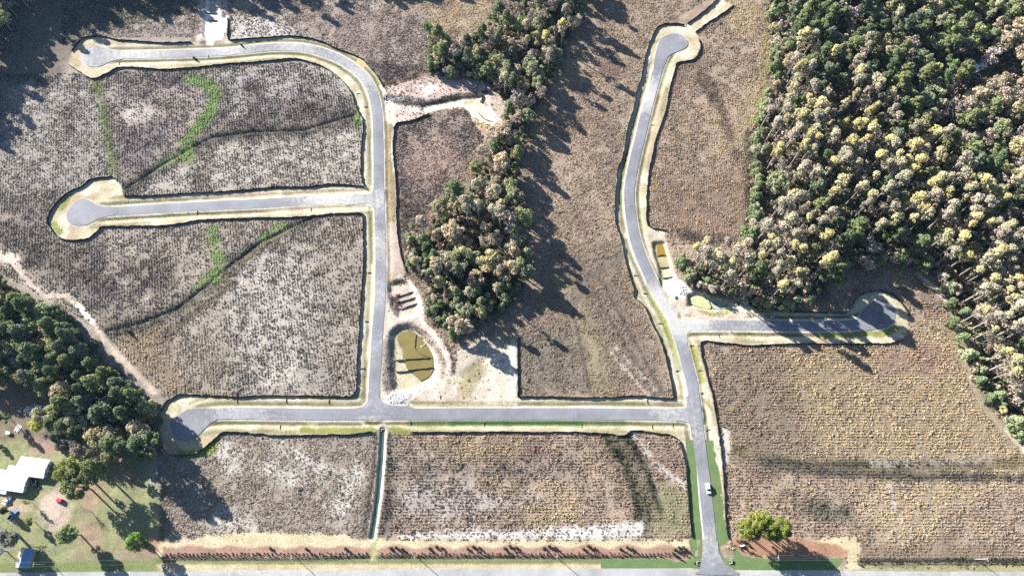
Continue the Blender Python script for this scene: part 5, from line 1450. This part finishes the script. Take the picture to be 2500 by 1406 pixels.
CL = [[(661.6,1338)], [(748.7,1339)], [(844.5,1339)], [(954,1339),(968,1335),(983,1340)], [(1050,1339),(1065.5,1334.6),(1079,1338)], [(1142.6,1339),(1156,1334),(1171,1338)], [(1232.6,1339),(1246,1333),(1260.6,1337.5)], [(1328,1337.5),(1342,1333),(1356.4,1337.5)], [(1424,1339),(1436.5,1333),(1451.6,1338)], [(1515,1339),(1530,1334),(1543,1338)], [(1641,1349),(1646.7,1339),(1657,1335),(1669,1335),(1650,1354),(1662,1345),(1674,1342)]]
ORD = ['first', 'second', 'third', 'fourth', 'fifth', 'sixth', 'seventh']
for c in CL:
    for k, (a, b) in enumerate(c):
        if len(c) == 1:
            lb = 'lone dark green shrub in the left bed, ' + ORD[CL.index(c)] + ' from the bed\'s left end'
        elif len(c) == 3:
            lb = ('left', 'rear middle', 'right')[k] + ' dark shrub of the ' + ORD[CL.index(c) - 3] + ' trio from the drainage ditch'
        else:
            lb = 'dark shrub in the dense clump at the right end of the long bed'
        shrub('shrub', a, b, SH, rng.uniform(0.9, 1.08), (0.075,0.095,0.04), lb, 'shrub', 'dark shrubs in the roadside bed' if len(c) < 4 else 'dense shrub clump by the entrance')
for x in np.arange(405, 1640, 9.6):
    if 903 < x < 925: continue
    for yy in ((1349.5, 1354.5) if int(x / 9.6) % 2 else (1351.5, 1357)):
        shrub('young_shrub', x + rng.uniform(-1.5, 1.5), yy + rng.uniform(-0.8, 0.8), YS, rng.uniform(0.8, 1.25), (0.10,0.075,0.05), 'small brown young shrub in the rows of the long roadside bed', 'young shrub', 'young shrubs planted in rows')
for i in range(24):
    t = i / 24
    shrub('young_shrub', 1800 + 55 * t + rng.uniform(-6, 6), 1334 + 22 * t + rng.uniform(-5, 4), YS, 0.8, (0.07,0.09,0.045), 'tiny dark plant in the bed right of the entrance street', 'young shrub', 'tiny plants right of the entrance')
for k, (a, b) in enumerate([(1799,1319),(1808,1319),(1816,1320),(1822,1323),(1828,1331)]):
    shrub('shrub', a, b, SH, rng.uniform(0.7, 0.9), (0.075,0.105,0.05), ORD[k] + ' dark shrub, from the left, behind the white entrance sign', 'shrub', 'shrubs behind the entrance sign')
for k, (a, b, s, lb) in enumerate([(1052,172,2.0,'dark bush at the end of the grassy line below the central wood'), (475,1012/7,1.2,'dark bush beside the white sand basin, at the street'), (316,812,1.6,'tawny bush at the lower end of the field ditch'), (590,113,1.0,'small bush right of the white sand basin')]):
    shrub('bush', a, b, SH, s, (0.10,0.10,0.06), lb, 'bush')

# entrance sign, riprap, culverts, skimmer
def at3(px, py, z=0.0):
    x, y = (float(v) for v in P(px, py, z))
    return x, y, float(height_at(np.array([x]), np.array([y]))[0])
x, y, z = at3(1812, 1332)
e = tag(empty('entrance_sign', (x, y, z), 0.25), 'small white entrance sign in the bed right of the entrance street', 'sign')
MB().box((0, 0, 0.25), (2.2, 0.7, 0.5)).build('base', M['stone'], e)
MB().box((0, 0, 0.86), (1.7, 0.35, 0.7), 0, (0.9, 1)).build('panel', M['brick'], e)
for s in (-1, 1):
    MB().box((s * 1.0, 0, 0.78), (0.28, 0.5, 0.55), 0, (0.8, 0.8)).build('pillar', M['stone'], e)

def stones(label, pg, n, s0, s1, mat):
    q = PP(pg)
    mb = MB()
    x0, y0 = q.min(0); x1, y1 = q.max(0)
    for _ in range(n):
        x, y = rng.uniform(x0, x1), rng.uniform(y0, y1)
        if not inside(np.array([x]), np.array([y]), q)[0]: continue
        z = float(height_at(np.array([x]), np.array([y]))[0])
        s = rng.uniform(s0, s1)
        b = len(mb.v)
        for v in ((1,0,0),(-1,0,0),(0,1,0),(0,-1,0),(0,0,1),(0,0,-1)):
            p = np.array(v) * s * rng.uniform(0.6, 1.2, 3) + rng.normal(0, 0.12 * s, 3)
            mb.v.append((x + p[0], y + p[1], z + 0.3 * s + p[2] * 0.7))
        mb.f += [(b, b + 2, b + 4), (b + 2, b + 1, b + 4), (b + 1, b + 3, b + 4), (b + 3, b, b + 4), (b + 2, b, b + 5), (b + 1, b + 2, b + 5), (b + 3, b + 1, b + 5), (b, b + 3, b + 5)]
    tag(mb.build('riprap', mat), label, 'stones', None, 'stuff')
stones('pale quarry stones at the corner of the olive pond', Z5([(100,1340),(200,1250),(380,1240),(360,1310),(230,1390),(110,1370)]), 500, 0.2, 0.5, M['stone'])
stones('grey quarry stones at the blue culvert mouth of the sandy basin', Z7([(150,520),(520,520),(540,570),(200,590)]), 160, 0.2, 0.45, M['stone'])
stones('pale spoil stones on the white sand right of the right street', Z6([(530,860),(620,850),(620,960),(540,970)]), 120, 0.2, 0.6, M['stone'])
stones('scattered pale stones at the green pond\'s end', Z6([(1560,1220),(1700,1240),(1640,1290),(1540,1280)]), 90, 0.15, 0.35, M['stone'])

def culvert(px, py, ang, label, w=1.8):
    x, y, z = at3(px, py)
    e = tag(empty('culvert', (x, y, z), ang), label, 'culvert')
    MB().box((0, 0, 0.25), (w, 0.35, 1.1)).build('headwall', M['concrete'], e)
    for s in (-1, 1):
        MB().box((s * w * 0.5, 0.6, 0.1), (0.25, 1.2, 0.8), s * -0.3).build('wing_wall', M['concrete'], e)
    MB().tube([(0, -1.2, 0.1), (0, 0.3, 0.05)], [0.45, 0.45], 12).build('pipe', M['tyre'], e)
culvert(941, 240, -1.4, 'blue-grey culvert mouth beside the upper left street', 3.0)
culvert(1649, 725, 0.2, 'small dark culvert mouth in the white sand', 1.2)
culvert(937, 1047, 3.1, 'culvert mouth at the head of the drainage ditch', 2.2)
culvert(1786, 1371, 1.57, 'dark culvert end in the sod right of the entrance', 1.4)
culvert(1701, 1374, -1.57, 'pale culvert end in the sod left of the entrance', 1.4)
x, y, z = at3(1885, 772)
e = tag(empty('outlet_riser', (x, y, z), 0.2), 'dark square outlet riser beside the pale strip at the forest edge', 'outlet riser')
MB().box((0, 0, 0.6), (1.9, 1.9, 1.4)).build('shaft', M['concrete'], e)
MB().box((0, 0, 1.36), (2.1, 2.1, 0.14)).build('cap', M['metal'], e)
for k in range(5):
    MB().box((-0.7 + 0.35 * k, 0, 1.48), (0.08, 1.8, 0.1)).build('grate_bar', M['tyre'], e)
x, y, _ = at3(*Z5([(462, 793)])[0], -1.8)
e = tag(empty('skimmer', (x, y, -1.75), 0.45), 'white floating skimmer pipe in the olive pond', 'skimmer')
MB().tube([(0.2, 0, 0.1), (1.6, 0.1, 0.15), (2.7, 0.5, 0.25)], [0.11] * 3, 8).build('arm', M['brick'], e)
MB().tube([(0, -0.4, 0.1), (0, 0.4, 0.1)], [0.2, 0.2], 8).build('float', M['brick'], e)

# ------------------------------------------------------------------ power poles and lines
POLES = [((111,1377),'behind the rusty shed\'s shadow at the left'), ((724,1362),'over the left planting bed'), ((1017,1358.5),'right of the drainage ditch'), ((1357,1358.5),'over the middle of the long bed'), ((1884,1361),'under the entrance pines'), ((2381,1364),'at the right end of the bottom field')]
tops = []
for (a, b), w in POLES:
    x, y, z = at3(a, b)
    e = tag(empty('utility_pole', (x, y, z)), 'pale wooden utility pole ' + w, 'utility pole', 'utility poles along the highway')
    MB().tube([(0, 0, -0.5), (0, 0, 5), (0, 0, 9.6)], [0.17, 0.15, 0.12], 8).build('shaft', M['wood'], e)
    MB().box((0.14, 0, 9.1), (0.13, 2.3, 0.15)).build('crossarm', M['wood'], e)
    for s in (-1, 0, 1):
        MB().tube([(0.14, s * 1.0, 9.17), (0.14, s * 1.0, 9.42)], [0.06, 0.05], 6).build('insulator', M['metal'], e)
    if a in (724, 2381):
        MB().tube([(-0.32, 0, 7.3), (-0.32, 0, 8.3)], [0.26, 0.26], 10).build('transformer', M['metal'], e)
    tops.append((x, y, z))
tops = [(-320.0, tops[0][1], 0.0)] + tops + [(330.0, tops[-1][1], 0.0)]
for k in range(len(tops) - 1):
    A, B = tops[k], tops[k + 1]
    for s, nm in ((-1, 'front'), (1, 'rear')):
        pts = []
        for t in np.linspace(0, 1, 13):
            pts.append((A[0] + (B[0] - A[0]) * t + 0.14, A[1] + (B[1] - A[1]) * t + s, 9.42 + A[2] + (B[2] - A[2]) * t - 1.1 * 4 * t * (1 - t) * min(1, abs(B[0] - A[0]) / 100)))
        o = MB().tube(pts, [0.018] * 13, 4).build('power_line', M['cable'])
        tag(o, f'thin {nm} power line, {ORD[k]} span from the left along the highway', 'power line', 'power lines along the highway')

# ------------------------------------------------------------------ buildings
def rect_house(name, px, py, rz, L, W, h, rise, roofm, wallm, label, cat='house', z0=None, over=0.45, windows=True, ridge='x'):
    x, y = (float(v) for v in P(px, py, h + rise * 0.5))
    z = float(height_at(np.array([x]), np.array([y]))[0])
    e = tag(empty(name, (x, y, z), rz), label, cat)
    w = MB()
    a, b = L / 2, W / 2
    w.box((0, 0, h / 2 - 0.15), (L, W, h + 0.3))
    for s in (-1, 1):
        g = [(s * a, -b, h), (s * a, b, h), (s * a, 0, h + rise)]
        w.poly(g if s > 0 else g[::-1])
    w.build('wall', wallm, e)
    return e, a, b

def gable_roof(e, L, W, h, rise, mats, over=0.45, th=0.12):
    """two roof slopes, each a slab; ridge along local x; ribs stand proud"""
    a, b = L / 2 + over, W / 2 + over
    sl = rise / (W / 2)
    for s, mt in zip((-1, 1), mats):
        m = MB()
        zr, ze = h + rise + 0.05, h - over * sl + 0.05
        P8 = [(-a, 0, zr), (a, 0, zr), (a, s * b, ze), (-a, s * b, ze)]
        P8 += [(p[0], p[1], p[2] + th) for p in P8]
        m.v = P8
        f = [(0, 1, 2, 3), (7, 6, 5, 4), (0, 4, 5, 1), (1, 5, 6, 2), (2, 6, 7, 3), (3, 7, 4, 0)]
        m.f = f if s > 0 else [q[::-1] for q in f]
        r = m.build('roof', mt, e)
        n = int(2 * a / 0.9)
        rib = MB()
        rib.v = [(-0.03, 0, zr + th), (0.03, 0, zr + th), (0.03, s * b, ze + th), (-0.03, s * b, ze + th), (-0.03, 0, zr + th + 0.05), (0.03, 0, zr + th + 0.05), (0.03, s * b, ze + th + 0.05), (-0.03, s * b, ze + th + 0.05)]
        rib.f = m.f
        rme = rib.mesh('roof_rib'); rme.materials.append(mt)
        for k in range(n + 1):
            o = bpy.data.objects.new('roof_rib', rme); COL.objects.link(o); o.parent = r
            o.location = (-a + 0.05 + (2 * a - 0.1) * k / n, 0, 0)
    MB().box((0, 0, h + rise + 0.05 + th + 0.04), (2 * a, 0.35, 0.08)).build('ridge_cap', mats[0], e)

def opening(e, name, x, y, z, w, hgt, face, mat=None):
    """window or door set proud on a wall; face: 'x' wall normal along x, 'y' along y (sign in +-)"""
    sx = 1 if face[0] == '+' else -1
    d = (0.08, w, hgt) if face[1] == 'x' else (w, 0.08, hgt)
    p = (x + (0.04 * sx if face[1] == 'x' else 0), y + (0.04 * sx if face[1] == 'y' else 0), z)
    f = MB().box(p, d).build(name, M['brick'] if name == 'window' else M['plank'], e)
    q = tuple(p[i] + (0.05 * sx if ('x', 'y')[i] == face[1] else 0) if i < 2 else p[i] for i in range(3))
    dd = (0.04, w * 0.8, hgt * 0.82) if face[1] == 'x' else (w * 0.8, 0.04, hgt * 0.82)
    MB().box(q, dd).build('pane' if name == 'window' else 'panel', M['glass'] if name == 'window' else M['siding'], f)

ang = math.radians(-7)
e, a, b = rect_house('house', 77, 1140, ang, 14.2, 8.2, 2.7, 0.9, None, M['siding'], 'white metal-roofed house wing, the right one of the pair at the left edge')
gable_roof(e, 14.2, 8.2, 2.7, 0.9, (M['white_roof'], M['white_roof']))
for yy in (-2.4, 1.6): opening(e, 'window', a, yy, 1.5, 1.1, 1.1, '+x')
for xx in (-4, 3.5): opening(e, 'window', xx, -b, 1.5, 1.3, 1.1, '-y')
opening(e, 'door', 0.3, -b, 1.05, 1.0, 2.0, '-y')
MB().tube([(a + 0.9, -0.6, 0.0), (a + 0.9, -0.6, 1.3)], [0.45, 0.45], 10).build('tank', M['metal'], e)
e, a, b = rect_house('house', 16, 1172, ang, 19.0, 8.6, 2.6, 0.8, None, M['siding'], 'white metal-roofed main house cut by the left edge of the picture')
gable_roof(e, 19.0, 8.6, 2.6, 0.8, (M['white_roof'], M['white_roof']))
for yy in (-2.2, 1.8): opening(e, 'window', a, yy, 1.5, 1.1, 1.2, '+x')
for xx in (2.0, 6.0): opening(e, 'window', xx, -b, 1.5, 1.3, 1.1, '-y')
for nm, xx, yy, w, d, lb in (('porch_roof', 0.0, 5.9, 4.6, 2.8, 'rear'), ('porch_roof', -0.6, -5.4, 4.2, 2.2, 'front')):
    p = MB().box((xx, yy, 2.35), (w, d, 0.12)).build('porch_roof', M['white_roof'], e)
    for sx in (-1, 1):
        MB().box((xx + sx * (w / 2 - 0.15), yy + (d / 2 - 0.15) * (1 if yy > 0 else -1), 1.14), (0.14, 0.14, 2.28)).build('porch_post', M['brick'], p)
# rusty shed: ridge runs away from the road; one slope rusty tin, the other has its blue shade put into the colour
x, y = (float(v) for v in P(58, 1361, 3.2))
e = tag(empty('shed', (x, y, 0), math.radians(90 - 8)), 'old shed with a rusty striped tin roof, one slope shaded blue, beside the highway', 'shed')
w = MB().box((0, 0, 1.3), (8.2, 6.2, 2.7))
for s in (-1, 1):
    g = [(s * 4.1, -3.1, 2.65), (s * 4.1, 3.1, 2.65), (s * 4.1, 0, 4.3)]
    w.poly(g if s > 0 else g[::-1])
w.build('wall', M['plank'], e)
gable_roof(e, 8.2, 6.2, 2.65, 1.65, (M['blue_shade_tin'], M['rust_roof']), 0.35)
MB().box((-4.16, 0.3, 1.1), (0.1, 2.2, 2.2)).build('door', M['rust_roof'], e)
# cabin in the forest clearing
e, a, b = rect_house('cabin', 2386, 162, math.radians(25), 12.0, 6.0, 2.6, 1.0, None, M['siding'], 'small white-roofed cabin in the forest clearing at the top right', 'cabin')
gable_roof(e, 12.0, 6.0, 2.6, 1.0, (M['white_roof'], M['white_roof']))
opening(e, 'window', 2.0, -b, 1.4, 1.2, 1.0, '-y'); opening(e, 'door', -1.5, -b, 1.05, 1.0, 2.0, '-y'); opening(e, 'window', a, 0, 1.4, 1.1, 1.0, '+x')

# ------------------------------------------------------------------ vehicles
def prof(mb, pts, wid):
    """side profile (x, z) swept across the width wid(z)"""
    n, b = len(pts), len(mb.v)
    for s in (-1, 1):
        for (x, z) in pts:
            mb.v.append((x, s * wid(x, z) / 2, z))
    for k in range(n):
        mb.f.append((b + k, b + (k + 1) % n, b + n + (k + 1) % n, b + n + k))
    mb.f.append(tuple(b + k for k in reversed(range(n))))
    mb.f.append(tuple(b + n + k for k in range(n)))

def vehicle(name, kind, px, py, head, paint_, label, L=4.6, W=1.82, H=1.45, cat='car', ground=None):
    x, y, z = at3(px, py)
    e = tag(empty(name, (x, y, ground if ground is not None else z + 0.05), math.radians(head)), label, cat)
    a = L / 2
    z0, zb = 0.30, 0.30 + (H - 0.3) * 0.47
    body = MB()
    wid = lambda x_, z_: W * (0.94 if z_ > zb - 0.08 else 1.0) * (0.93 if abs(x_) > a * 0.93 else 1.0)
    prof(body, [(-a, z0 + 0.12), (-a * 0.97, zb - 0.12), (-a * 0.92, zb), (a * 0.42, zb), (a * 0.9, zb - 0.1), (a, zb - 0.3), (a, z0 + 0.1), (a * 0.93, z0), (-a * 0.93, z0)], wid)
    body.build('body', paint_, e)
    if kind == 'suv': c0, c1, c2, c3 = -a * 0.93, -a * 0.84, a * 0.14, a * 0.42
    elif kind == 'hatch': c0, c1, c2, c3 = -a * 0.86, -a * 0.55, a * 0.12, a * 0.45
    elif kind == 'sedan': c0, c1, c2, c3 = -a * 0.66, -a * 0.32, a * 0.14, a * 0.46
    else: c0, c1, c2, c3 = -a * 0.12, -a * 0.06, a * 0.24, a * 0.46
    cab = MB()
    wc = lambda x_, z_: W * (0.78 if z_ > zb + 0.1 else 0.93)
    prof(cab, [(c0, zb - 0.02), (c1, H), (c2, H), (c3, zb - 0.02)], wc)
    cab.build('cabin', paint_, e)
    def glass(nm, xa, za, xb, zb2, w0, w1, off):
        m = MB()
        m.poly([(xa, -w0 / 2, za), (xa, w0 / 2, za), (xb, w1 / 2, zb2), (xb, -w1 / 2, zb2)])
        v = [(p[0] + off[0], p[1] + off[1], p[2] + off[2]) for p in m.v]
        m.v = m.v + v
        m.f = [(0, 1, 2, 3), (7, 6, 5, 4), (0, 4, 5, 1), (1, 5, 6, 2), (2, 6, 7, 3), (3, 7, 4, 0)]
        m.build(nm, M['glass'], e)
    t = lambda p, q, u: p + (q - p) * u
    glass('windscreen', t(c3, c2, 0.12), t(zb, H, 0.12), t(c3, c2, 0.9), t(zb, H, 0.9), W * 0.86, W * 0.76, (0.03, 0, 0.03))
    glass('rear_window', t(c0, c1, 0.15), t(zb, H, 0.15), t(c0, c1, 0.88), t(zb, H, 0.88), W * 0.84, W * 0.72, (-0.03, 0, 0.03))
    for s in (-1, 1):
        m = MB().poly([(t(c0, c1, 0.4), s * W * 0.455, zb + 0.1), (t(c3, c2, 0.4), s * W * 0.455, zb + 0.1), (c2 - 0.05, s * W * 0.40, H - 0.07), (c1 + 0.05, s * W * 0.40, H - 0.07)])
        m.v += [(p[0], p[1] + s * 0.03, p[2]) for p in m.v]
        m.f = [(0, 1, 2, 3), (7, 6, 5, 4), (0, 4, 5, 1), (1, 5, 6, 2), (2, 6, 7, 3), (3, 7, 4, 0)]
        m.build('side_window', M['glass'], e)
        MB().box((c3 - 0.25, s * (W / 2 + 0.08), zb + 0.08), (0.12, 0.18, 0.14)).build('mirror', paint_, e)
        MB().box((a - 0.04, s * W * 0.36, zb - 0.24), (0.1, 0.36, 0.16)).build('headlight', M['lamp'], e)
        MB().box((-a + 0.03, s * W * 0.4, zb - 0.2), (0.08, 0.22, 0.24)).build('tail_light', M['tail'], e)
        for xx in (a * 0.62, -a * 0.6):
            wv = MB().tube([(xx, s * (W / 2 - 0.2), 0.33), (xx, s * (W / 2 + 0.01), 0.33)], [0.33, 0.33], 14).build('wheel', M['tyre'], e)
            MB().tube([(xx, s * (W / 2 + 0.005), 0.33), (xx, s * (W / 2 + 0.025), 0.33)], [0.19, 0.17], 10).build('rim', M['chrome'], wv)
    if kind == 'pickup':
        bx0, bx1 = -a * 0.97, c0 - 0.03
        bed = MB()
        bed.box(((bx0 + bx1) / 2, 0, zb + 0.02), (bx1 - bx0 - 0.1, W * 0.82, 0.03))
        bed.build('bed_floor', M['tyre'], e)
        for s in (-1, 1):
            MB().box(((bx0 + bx1) / 2, s * W * 0.44, zb + 0.22), (bx1 - bx0, 0.1, 0.5)).build('bed_side', paint_, e)
            MB().box(((bx0 + bx1) / 2, s * W * 0.44, zb + 0.49), (bx1 - bx0, 0.12, 0.05)).build('bed_rail', M['chrome'], e)
        MB().box((bx0 + 0.05, 0, zb + 0.2), (0.1, W * 0.86, 0.5)).build('tailgate', paint_, e)
        MB().box((a + 0.06, 0, z0 + 0.22), (0.14, W * 0.95, 0.22)).build('bumper', M['chrome'], e)
    if kind == 'suv':
        for s in (-1, 1):
            MB().box(((c1 + c2) / 2, s * W * 0.33, H + 0.05), ((c2 - c1) * 0.85, 0.05, 0.05)).build('roof_rail', paint_, e)
    return e
car = lambda n, c: plain(n, c, 0.3, 0.5, 0.04, 1.0)
vehicle('suv', 'suv', 1727.5, 1192, -84, car('white_paint', (0.78,0.78,0.78)), 'white sport utility vehicle on the entrance street', 5.2, 2.0, 1.85, 'car', 0.25)
vehicle('pickup_truck', 'pickup', 89, 1181, -58, car('black_paint', (0.015,0.018,0.025)), 'black pickup truck with an open bed in the shade of the white house', 5.4, 1.95, 1.75, 'pickup truck')
vehicle('hatchback', 'hatch', 148, 1221.5, 168, car('red_paint', (0.55,0.06,0.08)), 'red car parked on the lawn', 4.0, 1.75, 1.45)
vehicle('sedan', 'sedan', 20, 1221, 60, car('silver_white_paint', (0.75,0.76,0.78)), 'white car at the left edge below the house', 4.6, 1.8, 1.45)
vehicle('pickup_truck', 'pickup', 33, 1257, 62, car('blue_paint', (0.10,0.26,0.55)), 'blue pickup truck near the left edge below the white car', 5.2, 1.9, 1.7, 'pickup truck')
# yard clutter
x, y, z = at3(22, 1057)
e = tag(empty('utility_trailer', (x, y, z), -0.2), 'small white trailer at the edge of the shaded clearing', 'trailer')
MB().box((0, 0, 0.75), (2.2, 1.5, 0.7)).build('box', M['white_roof'], e)
MB().box((1.6, 0, 0.45), (1.2, 0.1, 0.1)).build('drawbar', M['metal'], e)
for s in (-1, 1):
    MB().tube([(0, s * 0.78, 0.3), (0, s * 0.95, 0.3)], [0.3, 0.3], 12).build('wheel', M['tyre'], e)
x, y, z = at3(44, 1046)
e = tag(empty('lumber_stack', (x, y, z), 1.2), 'pale stacked boards left of the yellow-green tree', 'lumber')
for k in range(7):
    MB().box((rng.uniform(-0.2, 0.2), -1.2 + 0.4 * k, 0.2 + 0.12 * (k % 3)), (3.6, 0.28, 0.1), rng.uniform(-0.15, 0.15)).build('board', M['brick'], e)
x, y, z = at3(80, 1000)
mb = MB()
for k in range(90):
    mb.box((rng.normal(0, 3.4), rng.normal(0, 1.3), 0.2 + abs(rng.normal(0, 0.25))), (rng.uniform(0.3, 1.6), rng.uniform(0.15, 0.7), rng.uniform(0.1, 0.6)), rng.uniform(0, 3.1))
tag(mb.build('scrap_heap', M['metal'], None, (x, y, z)), 'heap of scrap at the edge of the shaded clearing', 'scrap', None, 'stuff')

# ------------------------------------------------------------------ air: a thin even haze round the whole place
mb = MB().box((0, 200, 184.0), (2400, 2000, 376.0))
hazem = bpy.data.materials.new('haze_air'); hazem.use_nodes = True
nt = hazem.node_tree
nt.nodes.remove(nt.nodes['Principled BSDF'])
pv = nt.nodes.new('ShaderNodeVolumePrincipled')
pv.inputs['Color'].default_value = (0.35, 0.6, 1.0, 1)
pv.inputs['Density'].default_value = 0.00003
pv.inputs['Anisotropy'].default_value = 0.4
nt.links.new(pv.outputs[0], nt.nodes['Material Output'].inputs['Volume'])
tag(mb.build('haze', hazem), kind='stuff')
sc.cycles.volume_bounces = 0
